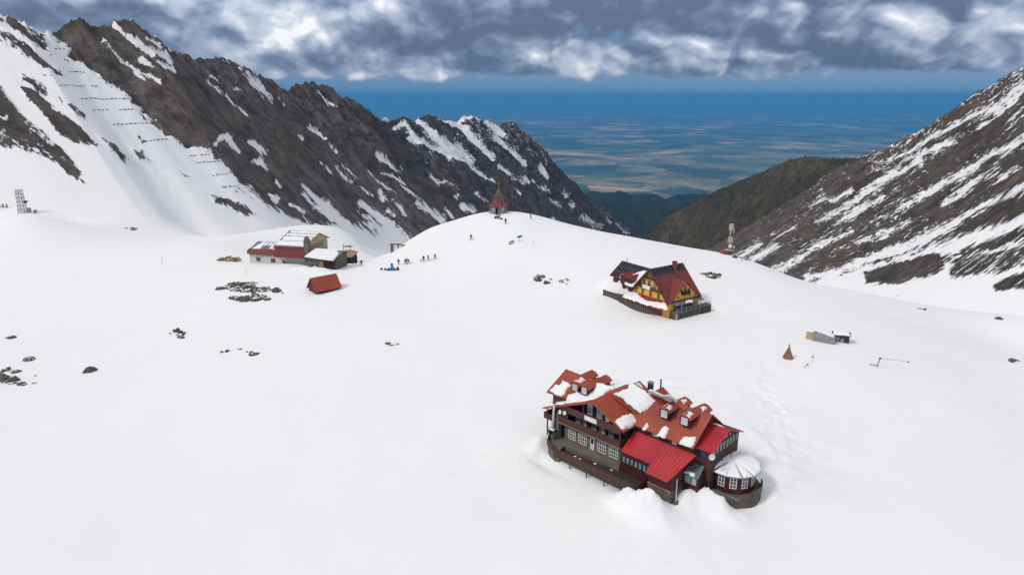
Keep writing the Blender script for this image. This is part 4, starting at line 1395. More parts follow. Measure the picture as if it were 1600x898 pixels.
# right wing
rwa, rwb = (8.5, 5.6, 8.8), (20.75, 5.9, 8.98)
rw = roof(ch, [(10.9, 1.62, 5.62), (20.75, 1.5, 5.62), rwb, rwa], RED, 20, rib=0.03)
eR = np.array((10.9, 1.62, 5.62))
rR, uR = np.array((9.85, -0.12, 0)), np.array((20.75, 5.9, 8.98)) - np.array((20.75, 1.5, 5.62))
for k, pix in enumerate(([(1003, 670), (1010, 660), (1013, 659), (1012, 667), (1008, 672), (1004, 671)], [(1026, 680), (1036, 667), (1041, 665), (1046, 668), (1045, 674), (1039, 684)], [(1060, 693), (1068, 683), (1074, 683), (1088, 682), (1083, 698)])):
    snow_px(rw, F1, eR, rR, uR, pix, th=0.2, seed=30 + k, rag=0.22)
rwb_o = roof(ch, [(8.0, 10.0, 5.7), (20.75, 10.0, 5.7), rwb, rwa], RED, 12)
eB = np.array((8.0, 10.0, 5.7))
snow_px(rwb_o, F1, eB, (1, 0, 0), np.array(rwa) - eB, [(1013, 608), (1022, 612), (1036, 619), (1045, 616), (1058, 626), (1054, 629), (1036, 624), (1014, 616)], th=0.2, seed=34)
for k, (px, py) in enumerate(((1037.3, 651.5), (1069, 663))):
    p = F1.on_b(px, py, 2.95)
    dm = gable_roof_dormer(ch, p[0], 2.95, p[2] - 0.12, 1.45, 1.2, 0.5, 2.9, RED, 'maroon_wall')
    zt = p[2] - 0.12 + 1.2 + 0.5 + 0.10
    snow_patch(dm, (p[0] + 0.02, 2.85, zt), nrm((0, 1, 0)), nrm((0.92, 0, -0.63)), [(0.1, 0.25), (1.1, 0.15), (1.5, 0.65), (0.2, 0.85)], th=0.12, seed=36 + k, res=0.1)
    snow_patch(dm, (p[0] - 0.02, 2.85, zt), nrm((0, 1, 0)), nrm((-0.92, 0, -0.63)), [(0.3, 0.15), (1.3, 0.1), (1.2, 0.3), (0.3, 0.4)], th=0.08, seed=38 + k, res=0.1)
# small windows under the right eave
for px, py in ((1023.5, 678), (1054, 690)):
    p = F1.on_b(px, py, 2.19)
    window(ch, (p[0] - 0.35, 2.19, 4.75), (1, 0, 0), (0, 0, 1), 0.7, 0.45, 2, 1, glass='glass_pale')
# chimney and vents on the rear slope
p = F1.on_b(1016, 612, 7.0)
cg = G().box(p[0] - 0.32, p[0] + 0.32, 6.7, 7.3, 6.6, p[2] + 1.5).build('chimney', 'dark_metal', ch)
solid('chimney_cap', 'grey_metal', cg, (p[0] - 0.38, p[0] + 0.38, 6.64, 7.36, p[2] + 1.5, p[2] + 1.6))
q = F1.on_b(1033, 612, 8.6)
bk = G()
bk.slab([(q[0] - 1.7, 9.8, q[2] - 1.0), (q[0] + 1.7, 9.8, q[2] - 1.0), (q[0], 9.0, q[2] + 0.7), (q[0], 6.9, q[2] + 0.7), (q[0] - 1.7, 6.9, q[2] - 1.0)], 0.12)
bk.slab([(q[0] + 1.7, 9.8, q[2] - 1.01), (q[0] + 1.7, 6.9, q[2] - 1.01), (q[0], 6.9, q[2] + 0.69), (q[0], 9.0, q[2] + 0.69)], 0.12)
bk.build('rear_gable_roof', RED, ch)
G().tube((q[0], 8.4, q[2] + 0.6), (q[0], 8.4, q[2] + 1.9), 0.11, 0.11, 8).tube((q[0], 8.4, q[2] + 1.9), (q[0], 8.4, q[2] + 2.02), 0.16, 0.16, 8).build('vent_pipe', 'dark_metal', ch)

# bright red lean-to over the dining room
kb = 'bright_red_roof'
g = G().slab([(11.35, -1.3, 2.70), (16.2, -1.3, 2.70), (16.2, 1.75, 4.68), (11.35, 1.75, 4.68)], 0.12).slab([(16.2, -2.5, 1.92), (19.6, -2.5, 1.92), (21.1, 1.75, 4.68), (16.2, 1.75, 4.68)], 0.12)
g.ribs((11.4, -1.3, 2.70), (15.9, -1.3, 2.70), (15.9, 1.75, 4.68), (11.4, 1.75, 4.68), 10, 0.05, 0.05)
g.ribs((16.25, -2.5, 1.92), (19.57, -2.5, 1.92), (21.0, 1.75, 4.68), (16.25, 1.75, 4.68), 8, 0.05, 0.05)
g.build('lean_to_roof', kb, ch)
g = G().prism([(11.0, -0.9, -1.0), (11.0, -0.9, 2.6), (11.0, 2.2, 4.5), (11.0, 2.2, -1.0)], (5.3, 0, 0))
g.prism([(16.3, -1.9, 0.2), (16.3, -1.9, 2.05), (16.3, 2.2, 4.5), (16.3, 2.2, 0.2)], (3.6, 0, 0))
g.build('dining_wall', 'maroon_wall', ch)
for k in range(7):
    window(ch, (11.35 + k * 0.68, -0.9, 0.85), (1, 0, 0), (0, 0, 1), 0.52, 1.0, 1, 1, frame='maroon_wall', glass='glass_teal', fw=0.06)
solid('log_beam', 'stick_wood', ch, (16.3, 19.9, -2.06, -1.91, 0.2, 0.38))
# blue-grey porch right of the lean-to
g = G().prism([(19.9, 1.2, -1.2), (21.9, 1.2, -1.2), (21.9, 3.4, -1.2), (19.9, 3.4, -1.2)], (0, 0, 3.2))
pw = g.build('porch', 'maroon_wall', ch)
pr = G().slab([(19.8, 0.95, 1.95), (22.1, 0.95, 1.95), (21.7, 3.4, 3.0), (19.8, 3.4, 3.0)], 0.1).ribs((19.8, 0.95, 1.95), (22.1, 0.95, 1.95), (21.7, 3.4, 3.0), (19.8, 3.4, 3.0), 6, 0.04, 0.04).build('porch_roof', 'slate_roof', pw)
snow_patch(pr, (19.8, 0.95, 1.95), (1, 0, 0), nrm((0, 2.45, 1.05)), [(0.1, 0.0), (1.7, 0.0), (1.5, 0.5), (0.9, 0.75), (0.2, 0.5)], th=0.18, seed=41, res=0.1)
window(pw, (20.05, 1.2, 0.6), (1, 0, 0), (0, 0, 1), 0.85, 1.1, 2, 1, frame='grey_metal', glass='glass_pale')
window(pw, (21.0, 1.2, 0.6), (1, 0, 0), (0, 0, 1), 0.75, 1.1, 1, 1, frame='grey_metal', glass='glass_pale')
solid('porch_base', 'rubble_stone', ch, (19.9, 22.3, 1.15, 3.4, -3.0, -0.4), (16.3, 19.9, -1.9, 2.0, -3.2, 0.2))

# right annex: gable with a band of windows
aw = G().prism([(20.3, 3.0, -1.0), (20.3, 10.3, -1.0), (20.3, 10.3, 5.5), (20.3, 6.65, 6.98), (20.3, 3.0, 5.5)], (2.35, 0, 0)).build('annex_wall', 'brown_wood', ch)
an = roof(ch, [(19.9, 2.45, 5.42), (23.05, 2.45, 5.42), (23.05, 6.65, 7.24), (19.9, 6.65, 7.24)], 'bright_red_roof', 7, name='annex_roof')
an2 = roof(ch, [(19.9, 10.85, 5.5), (23.05, 10.85, 5.5), (23.05, 6.65, 7.24), (19.9, 6.65, 7.24)], 'red_roof', 7, name='annex_roof')
snow_patch(an2, (20.3, 6.7, 7.2), (1, 0, 0), nrm((0, 4.2, -1.74)), [(0.1, 0.2), (1.3, 0.2), (1.5, 0.9), (0.2, 1.2)], th=0.15, seed=43)
for k in range(8):
    b = 3.25 + k * 0.87
    top = min(5.5 + (min(b, 13.3 - b - 0.7) - 3.0) * 0.4, 5.75)
    window(aw, (22.65, b, 4.35), (0, 1, 0), (0, 0, 1), 0.7, top - 4.35, 2, 1, glass='glass_pale', fw=0.09, frame='maroon_wall', bar=0.07)
for b in (5.3, 6.3, 7.3):
    window(aw, (22.65, b, 5.95), (0, 1, 0), (0, 0, 1), 0.7, 0.42, 1, 1, glass='glass_pale', fw=0.08, frame='maroon_wall')
window(aw, (20.9, 3.0, 3.9), (1, 0, 0), (0, 0, 1), 0.9, 1.0, 2, 1, frame='maroon_wall', glass='glass_blue')
dish(ch, F1.on_a(1112, 713.5, 23.1), 0.42, (0.9, -0.9, 0.35))

# round restaurant at the right end
RC = (23.7, 7.1)
wl = G().lathe([(3.05, -0.5), (3.05, 2.15)], RC, 12, R(15), R(375)).build('round_wall', 'maroon_wall', ch)
G().lathe([(3.95, -4.0), (3.95, -0.6), (3.6, -0.5), (0, -0.5)], RC, 32).build('round_plinth', 'rubble_stone', ch)
rr = G().lathe([(0.0, 3.1), (3.75, 2.32), (3.75, 2.22), (2.8, 2.1)], RC, 12, R(15), R(375)).build('round_roof', 'slate_roof', ch)
for k in range(12):
    w = R(15 + 30 * k)
    wm = R(30 + 30 * k)
    if k in (7, 8, 9, 10, 11):
        rad = 3.05 * math.cos(R(15))
        t_ = np.array([-math.sin(wm), math.cos(wm), 0])
        c_ = np.array([RC[0] + rad * math.cos(wm), RC[1] + rad * math.sin(wm), 0.3])
        window(wl, c_ - t_ * 0.42 , t_, (0, 0, 1), 0.9, 1.6, 2, 3, glass='glass_dark', fw=0.1, bar=0.08)
    if True:
        v0 = np.array([RC[0] + 3.75 * math.cos(w), RC[1] + 3.75 * math.sin(w), 2.32])
        v1 = np.array([RC[0] + 3.75 * math.cos(w + R(30)), RC[1] + 3.75 * math.sin(w + R(30)), 2.32])
        ap = np.array([RC[0], RC[1], 3.1])
        mid = (v0 + v1) / 2
        s_ = nrm(ap - mid)
        L = np.linalg.norm(ap - mid)
        hw = np.linalg.norm(v1 - v0) / 2
        snow_patch(rr, mid, v1 - v0, s_, [(-hw + (0.25 if k in (10, 8) else 0.0), 0.03), (hw - (0.2 if k in (10, 7) else 0), 0.06), (0.04, L), (-0.04, L)], th=0.2, seed=50 + k, rag=0.07, res=0.14)
G().lathe([(3.9, -0.6), (4.02, -0.6), (4.02, 0.25), (3.9, 0.25), (3.9, -0.6)], RC, 14, R(-20), R(40)).build('plinth_parapet', 'rubble_stone', ch)
for k, (a0, b0) in enumerate(((23.0, 3.25), (24.9, 3.3))):
    solid('bench_plank', 'grey_metal', ch, (a0, a0 + 1.8, b0 - 0.1, b0 + 0.1, -0.32 + 0.1 * k, -0.25 + 0.1 * k))
# flagpole in front of the lean-to
pp = F1.wor(20.35, -1.3)
pp[2] = gz(pp[0], pp[1])
fp = thing('flagpole', 'short white flagpole standing in the snow before the bright red lean-to roof', 'pole', tuple(pp))
G().tube((0, 0, -0.3), (0, 0, 3.6), 0.07, 0.05, 8).build('pole', 'white_steel', fp)
G().tube((0, 0, 0.0), (0, 0, 0.35), 0.42, 0.38, 10).build('pole_base', 'rubble_stone', fp)


# ------------------------------------------------------------------ the yellow house on the rise
o2 = at_z(1045, 493, 2.0)
F2 = Frame(o2[0], o2[1], 56)
yh = thing('yellow_house', 'yellow plastered house with a steep dark red roof and solar panels on the rise', 'house', (o2[0], o2[1], 0), -R(56))
DR = 'dark_red_roof'
G().prism([(-12.1, 0.0, 0.2), (0, 0.0, 0.2), (0, 0.0, 5.2), (-6.2, 0.0, 11.5), (-12.1, 0.0, 5.2)], (0, 9.7, 0)).build('wall', 'ochre_wall', yh)
G().prism([(0.06, 0.05, 5.15), (0.06, 9.45, 5.15), (0.06, 4.72, 9.15)], (-4.2, 0, 0)).build('gable_wall', 'ochre_wall', yh)
rk = (11.75 - 5.0) / 6.45
r1 = roof(yh, [(0.28, 10.4, 4.97), (0.28, -0.7, 4.97), (-6.2, -0.7, 11.75), (-6.2, 10.4, 11.75)], DR, 16, rib=0.03)
roof(yh, [(-12.6, -0.7, 4.97), (-12.6, 10.4, 4.97), (-6.2, 10.4, 11.75), (-6.2, -0.7, 11.75)], DR, 16, rib=0.03)
g = G().slab([(0.55, -0.35, 4.98), (0.55, 4.72, 9.42), (-4.0, 4.72, 9.42), (-0.05, -0.35, 4.98)], 0.14).slab([(0.55, 9.8, 4.98), (0.55, 4.72, 9.415), (-4.0, 4.72, 9.415), (-0.05, 9.8, 4.98)], 0.14)
g.build('gable_roof', DR, yh)
# rafters / barge boards on both gables
G().obox((-12.45, -0.68, 4.75), (6.25, 0, 6.85), (0, 0.12, 0), (0.25, 0, -0.25)).obox((0.2, -0.68, 4.75), (-6.4, 0, 6.85), (0, 0.12, 0), (-0.25, 0, -0.25)).build('barge_board', 'dark_wood', yh)
# roof solar panels by the ridge
e_ = nrm((0, 1, 0))
s_ = nrm((-6.48, 0, 6.78))
n_ = nrm((6.78, 0, 6.48))
for k in range(9):
    b = -0.35 + k * 0.98 + (1.2 if k > 6 else 0)
    pn = G().obox(np.array((-6.2, b, 11.75)) - s_ * 2.05 + n_ * 0.07, e_ * 0.93, s_ * 1.85, n_ * 0.05).build('solar_panel', 'solar_cell', yh)
    G().obox(np.array((-6.2, b, 11.75)) - s_ * 2.07 + n_ * 0.06, e_ * 0.95, s_ * 0.03, n_ * 0.07).obox(np.array((-6.2, b + 0.92, 11.75)) - s_ * 2.05 + n_ * 0.06, e_ * 0.04, s_ * 1.87, n_ * 0.07).build('panel_frame', 'grey_metal', pn)
cm = solid('chimney', 'red_steel', yh, (-6.0, -5.2, 6.55, 7.45, 10.0, 12.5))
solid('chimney_cap', 'dark_metal', cm, (-6.08, -5.12, 6.47, 7.53, 12.5, 12.62))
# facade: three balcony bands with dark timber, shuttered windows, white board
for h0, al, ar in ((6.75, -10.6, -1.5), (9.15, -8.2, -4.1)):
    bb = solid('balcony', 'dark_wood', yh, (al, ar, -0.5, 0.0, h0, h0 + 0.10))
    solid('handrail', 'dark_wood', bb, (al, ar, -0.53, -0.45, h0 + 0.78, h0 + 0.86))
    n = int((ar - al) / 0.32)
    gb = G()
    for k in range(n):
        gb.box(al + 0.1 + k * 0.32, al + 0.20 + k * 0.32, -0.51, -0.47, h0 + 0.10, h0 + 0.78)
    pb = gb.build('balusters', 'brown_wood', bb)
    pb['kind'] = 'stuff'
for a in (-8.6, -7.0, -5.2, -3.6):
    window(yh, (a, 0, 7.1), (1, 0, 0), (0, 0, 1), 0.75, 1.55, 2, 1, frame='dark_wood', glass='glass_blue' if a < -6 else 'glass_teal')
window(yh, (-6.6, 0, 9.4), (1, 0, 0), (0, 0, 1), 0.85, 1.35, 2, 1, frame='brown_wood', glass='glass_pale')
for a in (-9.0, -6.4, -3.9):
    window(yh, (a, 0, 5.15), (1, 0, 0), (0, 0, 1), 0.85, 1.25, 2, 1, frame='brown_wood', glass='glass_blue')
window(yh, (-10.8, 0, 5.75), (1, 0, 0), (0, 0, 1), 0.4, 0.5, 1, 1, frame='dark_wood')
bd = solid('name_board', 'white_paint', yh, (-8.15, -5.7, -0.64, -0.54, 6.8, 7.65))
bd['label'] = 'plain white name board on the balcony'
# red skirt roof below the gable and the snow on it
sk = roof(yh, [(-12.6, -2.3, 3.7), (0.1, -2.3, 3.7), (0.1, 0.0, 5.0), (-12.6, 0.0, 5.0)], 'bright_red_roof', 12, name='skirt_roof')
es = np.array((-12.6, -2.3, 3.7))
snow_px(sk, F2, es, (1, 0, 0), (0, 2.3, 1.3), [(985, 451), (995, 455.5), (1001, 464), (1012, 469.5), (1025, 471.5), (1042, 473.5), (1043, 485), (1000, 480), (970, 466)], th=0.16, seed=61, rag=0.35, res=0.2, floor=0.0)
# oriel window with its own little balcony in the right gable
ob = solid('balcony', 'dark_wood', yh, (0.06, 0.75, 3.6, 5.9, 6.35, 6.47), (0.68, 0.75, 3.6, 5.9, 6.47, 7.1), (0.06, 0.68, 3.6, 3.67, 6.47, 7.1), (0.06, 0.68, 5.83, 5.9, 6.47, 7.1))
window(yh, (0.06, 4.4, 6.5), (0, 1, 0), (0, 0, 1), 0.7, 1.9, 2, 1, frame='brown_wood', glass='glass_blue')
for b in (3.3, 5.75):
    window(yh, (0.06, b, 6.7), (0, 1, 0), (0, 0, 1), 0.5, 0.9, 1, 1, frame='dark_wood', glass='glass_dark')
for b, hh in ((2.4, 5.7), (6.1, 5.6), (8.0, 5.45), (0.9, 5.25)):
    window(yh, (0.06, b, hh), (0, 1, 0), (0, 0, 1), 0.35, 0.4, 1, 1, frame='dark_wood', glass='glass_dark')
# right front: awning, glazing behind posts, deck on a rubble base
g = G().slab([(0.0, 0.6, 5.05), (1.5, 0.6, 4.65), (1.5, 9.9, 4.65), (0.0, 9.9, 5.05)], 0.1).build('awning', 'slate_roof', yh)
snow_patch(g, (1.5, 4.4, 4.65), (0, 1, 0), (-1.5, 0, 0.4), [(-0.6, 0.1), (1.4, 0.0), (2.2, 0.5), (1.2, 1.2), (-0.2, 0.9)], th=0.15, seed=63)
solid('recess', 'dark_wood', yh, (-0.02, 0.03, 1.5, 8.6, 3.0, 4.85))
for k in range(6):
    window(yh, (0.04, 1.75 + k * 0.95, 3.05), (0, 1, 0), (0, 0, 1), 0.8, 1.55, 2, 1, frame='grey_metal', glass='glass_dark' if k % 2 else 'glass_blue')
dd = solid('door', 'ochre_wall', yh, (0.03, 0.09, 7.7, 8.4, 3.0, 4.7))
dk = solid('deck', 'concrete', yh, (-0.1, 2.0, 0.2, 11.9, 2.78, 2.95))
for k in range(8):
    solid('deck_post', 'grey_metal', dk, (1.85, 1.97, 0.35 + k * 1.55, 0.47 + k * 1.55, 2.95, 3.95 if k not in (1, 5) else 4.62))
solid('handrail', 'grey_metal', dk, (1.86, 1.96, 0.3, 11.9, 3.85, 3.92), (1.88, 1.94, 0.3, 11.9, 3.4, 3.45))
solid('base_wall', 'rubble_stone', yh, (-0.2, 1.8, 0.3, 9.6, -1.5, 2.78))
for k in range(4):
    window(yh, (1.8, 1.7 + k * 1.75, 1.5), (0, 1, 0), (0, 0, 1), 0.7, 1.0, 2, 2, frame='dark_wood', glass='glass_dark')
solid('deck_screen', 'brown_wood', yh, (1.9, 2.0, 8.6, 11.9, 1.2, 2.95), (0.0, 1.9, 11.8, 11.9, 1.2, 3.2))
solid('corner_post', 'white_steel', yh, (1.7, 1.95, 0.35, 0.6, 0.2, 2.78))
# solar wing behind on the left
t0, t1 = F2.on_b(972.7, 406.3, 4.2), F2.on_b(1013, 419.5, 4.2)
hz = (t0[2] + t1[2]) / 2
b0 = F2.on_b(953.6, 429, -0.4)
w0 = np.array((t0[0], 4.2, hz))
w1 = np.array((-9.4, 4.2, hz))
w2 = np.array((-9.4, -0.6, b0[2] - 0.1))
w3 = np.array((b0[0], -0.6, b0[2] - 0.1))
sw = roof(yh, [w3, w2, w1, w0], DR, 10, name='wing_roof')
roof(yh, [(w0[0], 9.0, hz - 4.4), (-9.4, 9.0, hz - 4.4), w1, w0], DR, 8, name='wing_roof')
G().prism([(w0[0] + 1.2, 0.2, 0.5), (w0[0] + 1.2, 8.4, 0.5), (w0[0] + 1.2, 8.4, hz - 4.1), (w0[0] + 1.2, 4.2, hz - 0.35), (w0[0] + 1.2, 0.2, b0[2] + 0.3)], (8.0, 0, 0)).build('wing_wall', 'brown_wood', yh)
ew = (w2 - w3)
sw_ = (w0 - w3)
nw = nrm(np.cross(ew, sw_))
if nw[2] < 0:
    nw = -nw
for row, (ra_, rb_, q0, q1) in enumerate(((0.66, 0.985, 0, 10), (0.335, 0.655, 0, 9), (0.06, 0.32, 0, 3))):
    for k in range(q0, q1):
        lo, hi = k / 10.3 + 0.008, (k + 0.93) / 10.3
        P = lambda s, t: w3 + (w2 - w3) * s + (w0 - w3) * t + ((w1 - w2) - (w0 - w3)) * s * t
        a0, a1, a2 = P(lo, ra_), P(hi, ra_), P(lo, rb_)
        pn = G().obox(a0 + nw * 0.08, a1 - a0, (a2 - a0) * 0.975, nw * 0.05).build('solar_panel', 'solar_cell', yh)
        ex, ey = nrm(a1 - a0), nrm(a2 - a0)
        G().obox(a1 + nw * 0.07 - ex * 0.02, ex * 0.05, a2 - a0, nw * 0.07).obox(a2 + nw * 0.07 - ey * 0.06, a1 - a0, ey * 0.05, nw * 0.07).build('panel_frame', 'grey_metal', pn)
snow_px(sw, F2, w3, ew, sw_, [(968, 432), (975, 427), (990, 429), (998, 426), (1006, 423), (1012, 424), (1000, 437), (988, 448), (978, 446)], th=0.3, seed=65, rag=0.2, res=0.2)
for px, py, ww in ((973.5, 439, 1.8), (983, 443, 1.6)):
    p = F2.on_b(px, py, -1.6)
    gable_roof_dormer(yh, p[0], -1.6, p[2] - 0.6, ww, 1.6, 0.9, 3.2, DR, 'maroon_wall', win=False)
G().tube((w0[0] + 1.6, 4.2, hz), (w0[0] + 1.6, 4.2, hz + 0.9), 0.09, 0.09, 8).build('vent_pipe', 'dark_metal', yh)

# retaining wall that curls round the front of the yellow house: each bay a panel
rwall = thing('retaining_wall', 'long curved brown retaining wall with upright bays before the yellow house', 'wall', (0, 0, 0))
WP = [(942, 461, 1.45), (952, 464, 1.35), (960, 467.5, 1.55), (968, 472, 2.05), (976, 476.5, 2.35), (984, 481, 2.65), (992, 484.5, 2.95), (1001, 487.5, 3.25), (1011, 490, 3.55), (1022, 492, 3.75), (1033, 493.5, 3.85), (1044, 495.5, 3.85)]
wp = [hit(x, y) for x, y, _ in WP]
for i in range(len(wp) - 1):
    p, q = wp[i], wp[i + 1]
    h0, h1 = WP[i][2], WP[i + 1][2]
    d = nrm((q - p) * (1, 1, 0))
    nn = np.array((d[1], -d[0], 0)) * 0.25
    G().prism([p - (0, 0, 1.2), q - (0, 0, 1.2), q + (0, 0, h1), p + (0, 0, h0)], -nn).build('wall_panel', 'concrete', rwall)
    for k in range(3):
        c = p + (q - p) * (k + 0.2) / 3
        G().prism([c - (0, 0, 1.0), c + d * 0.16 - (0, 0, 1.0), c + d * 0.16 + (0, 0, (h0 + (h1 - h0) * k / 3) + 0.05), c + (0, 0, (h0 + (h1 - h0) * k / 3) + 0.05)], nn * 0.45).build('wall_rib', 'brown_wood', rwall)

# ------------------------------------------------------------------ the low lodge on the left
o3 = at_z(391, 410, 2.0)
F3 = Frame(o3[0], o3[1], 12)
lh = thing('lodge_building', 'long lodge with cream wing, red clad front and snowy roofs below the dark rock face', 'lodge', (o3[0], o3[1], 0), -R(12))
solid('wall', 'cream_wall', lh, (0.0, 12.3, 0.0, 7.6, 0.0, 5.2))
ra, rb = F3.on_b(408.4, 376.5, 4.0), F3.on_b(437, 378.6, 4.0)
hz3 = (ra[2] + rb[2]) / 2
wr = roof(lh, [(-0.3, -0.5, 5.55), (10.0, -0.5, 5.55), (10.0, 4.0, hz3), (ra[0] - 1.0, 4.0, hz3)], 'slate_roof', 9, name='wing_roof')
roof(lh, [(-0.3, 8.4, 5.5), (10.0, 8.4, 5.5), (10.0, 4.0, hz3), (ra[0] - 1.0, 4.0, hz3)], 'slate_roof', 9, name='wing_roof')
er = np.array((-0.3, -0.5, 5.55))
sl = np.array((0, 4.5, hz3 - 5.55))
L3 = np.linalg.norm(sl)
for k in range(6):
    x0 = 2.6 + k * 1.25
    lo = 0.15 if k in (0,) else (L3 * (0.62 if k in (1, 2) else 0.30) if k < 4 else 0.5)
    snow_patch(wr, er, (1, 0, 0), sl, [(x0 - lo * 0.0, lo), (x0 + 1.1, lo + 0.1), (x0 + 1.25, L3 - 0.15), (x0 + 0.25, L3 - 0.15)], th=0.14, seed=70 + k, res=0.2, rag=0.12)
snow_patch(wr, er, (1, 0, 0), sl, [(0.2, 0.1), (2.2, 0.15), (3.6, L3 - 0.3), (2.9, L3 - 0.2)], th=0.14, seed=77, res=0.2, rag=0.12)
solid('fascia', 'red_steel', lh, (-0.35, 9.6, -0.62, -0.52, 4.85, 5.62))
for k in range(13):
    a = 0.4 + k * 0.78
    G().prism([(a - 0.22, -0.50, 4.84), (a + 0.22, -0.50, 4.84), (a, -0.5, 4.2)], (0, 0.06, 0)).build('gingerbread_board', 'dark_wood', lh)
for a, w in ((2.1, 1.5), (6.9, 1.5)):
    window(lh, (a, 0.0, 2.55 if a < 5 else 2.35), (1, 0, 0), (0, 0, 1), w, 1.25, 3, 1, frame='grey_metal')
bz = solid('blue_door', 'blue_cloth', lh, (10.9, 11.5, -0.08, 0.0, 2.0, 3.2))
bz['label'] = 'bright blue door panel'
# main block
solid('wall', 'cream_wall', lh, (9.7, 19.6, 0.2, 9.6, 0.0, 7.9))
G().prism([(9.3, 0.2, 7.7), (9.3, -1.2, 7.7), (9.3, -2.2, 4.75), (9.3, -2.2, 4.6), (9.3, 0.2, 4.6)], (10.1, 0, 0)).ribs((9.35, -2.2, 4.75), (19.35, -2.2, 4.75), (19.35, -1.2, 7.7), (9.35, -1.2, 7.7), 14, 0.06, 0.05).build('red_lower_roof', 'dark_red_roof', lh)
G().slab([(-0.35, -0.62, 5.64), (9.25, -0.62, 5.64), (9.25, 0.3, 6.25), (-0.2, 0.3, 6.25)], 0.08).build('red_eave_strip', 'dark_red_roof', lh)
ra, rb = F3.on_b(452.7, 359.2, 6.0), F3.on_b(494, 362.3, 6.0)
hm = (ra[2] + rb[2]) / 2
mr = roof(lh, [(9.2, -1.4, 7.75), (19.6, -1.4, 7.75), (rb[0], 6.0, hm), (ra[0], 6.0, hm)], 'slate_roof', 8, name='main_roof')
mr2 = roof(lh, [(9.2, 13.4, 7.75), (19.6, 13.4, 7.75), (rb[0], 6.0, hm), (ra[0], 6.0, hm)], 'slate_roof', 8, name='main_roof')
solid('eave_board', 'rust_roof', lh, (9.1, 19.7, -1.55, -1.42, 7.35, 7.85))
em = np.array((9.2, -1.4, 7.75))
sm_ = np.array((0, 7.4, hm - 7.75))
Lm = np.linalg.norm(sm_)
for k, (s0, s1, x0, x1) in enumerate(((0.05, 0.34, 0.3, 9.6), (0.37, 0.62, 1.9, 10.2), (0.66, 0.80, 1.2, 10.6), (0.84, 0.97, 2.9, 10.8))):
    sh = (ra[0] - 9.2) * 0.5 * (s0 + s1)
    snow_patch(mr, em, (1, 0, 0), sm_, [(x0 * 0.3 + sh * 0.8, s0 * Lm), (x1 + sh * 0.25, s0 * Lm), (x1 + sh * 0.35, s1 * Lm), (x0 * 0.3 + sh * 0.95, s1 * Lm)], th=0.2, seed=80 + k, res=0.22, rag=0.14)
ax = 19.6
G().prism([(ax, 0.2, 3.0), (ax, 11.6, 3.0), (ax, 11.6, 7.9), (ax, 6.0, hm - 0.4), (ax, 0.2, 8.3)], (rb[0] - ax - 0.5, 0, 0)).build('gable_wall', 'beige_wall', lh)
gw = rb[0] - 0.5
window(lh, (gw, 5.0, 9.0), (0, 1, 0), (0, 0, 1), 1.5, 1.5, 2, 2, frame='white_paint', glass='glass_pale')
solid('gable_boards', 'pale_wood', lh, (gw, gw + 0.15, 7.4, 11.4, 7.2, 8.0), (gw, gw + 0.4, 9.3, 9.5, 4.0, 8.2))
solid('gable_balcony', 'stick_wood', lh, (gw, gw + 1.1, 1.0, 10.8, 4.2, 4.4), (gw + 1.0, gw + 1.08, 1.0, 10.8, 4.4, 5.0))
tw = G().box(18.9, 20.4, -1.7, -0.2, 2.2, 9.3).build('chimney_tower', 'stone_wall', lh)
G().lathe([(0.85, 9.3), (1.0, 9.3), (0.85, 10.2), (0.45, 10.9), (0.0, 11.15)], (19.65, -0.95), 14).build('tower_cap', 'stone_wall', tw, True)
# low annex in front on the right
f0, f1 = F3.on_b(476, 401.5, -5.5), F3.on_b(521, 407.4, -5.5)
k0, k1 = F3.on_b(493.6, 388.9, -0.6), F3.on_b(537.3, 391.5, -0.6)
he = (f0[2] + f1[2]) / 2
hk = (k0[2] + k1[2]) / 2
lr = roof(lh, [(f0[0], -5.5, f0[2]), (f1[0], -5.5, f1[2]), (k1[0], -0.6, k1[2]), (k0[0], -0.6, k0[2])], 'slate_roof', 10, name='annex_roof')
en = np.array((f0[0], -5.5, f0[2]))
snow_px(lr, F3, en, np.array((f1[0], -5.5, f1[2])) - en, np.array((k0[0], -0.6, k0[2])) - en, [(475.5, 401.3), (500, 405), (521, 407.6), (538, 391), (515, 389.8), (493, 388.6)], th=0.3, seed=91, res=0.25, rag=0.05)
G().prism([(f0[0] + 0.6, -4.6, 1.5), (f1[0] - 0.5, -4.6, 1.5), (f1[0] - 0.5, -4.6, f1[2] - 0.3), (f0[0] + 0.6, -4.6, f0[2] - 0.3)], (0, 4.8, 0)).build('annex_wall', 'stone_wall', lh)
solid('annex_front', 'pale_wood', lh, (f0[0] + 4.0, f1[0] - 3.6, -4.75, -4.6, 2.6, f1[2] - 0.5))
solid('annex_front', 'dark_wood', lh, (f1[0] - 3.4, f1[0] - 0.4, -4.75, -4.6, 2.2, f1[2] - 0.5))
G().prism([(f1[0] - 0.6, -4.4, 2.0), (f1[0] - 0.6, 2.4, 2.0), (f1[0] - 0.6, 2.4, hk - 1.4), (f1[0] - 0.6, -0.6, hk - 0.2), (f1[0] - 0.6, -4.4, f1[2] - 0.3)], (0.9, 0, 0)).build('annex_gable', 'rubble_stone', lh)
roof(lh, [(f0[0] + 3, 3.4, hk - 1.6), (k1[0], 3.4, hk - 1.6), (k1[0], -0.6, k1[2]), (f0[0] + 4, -0.6, k1[2])], 'slate_roof', 8, name='annex_roof')
for a in (f0[0] + 1.1, f0[0] + 2.6):
    window(lh, (a, -4.6, 2.9), (1, 0, 0), (0, 0, 1), 0.9, 1.1, 2, 1, frame='grey_metal')

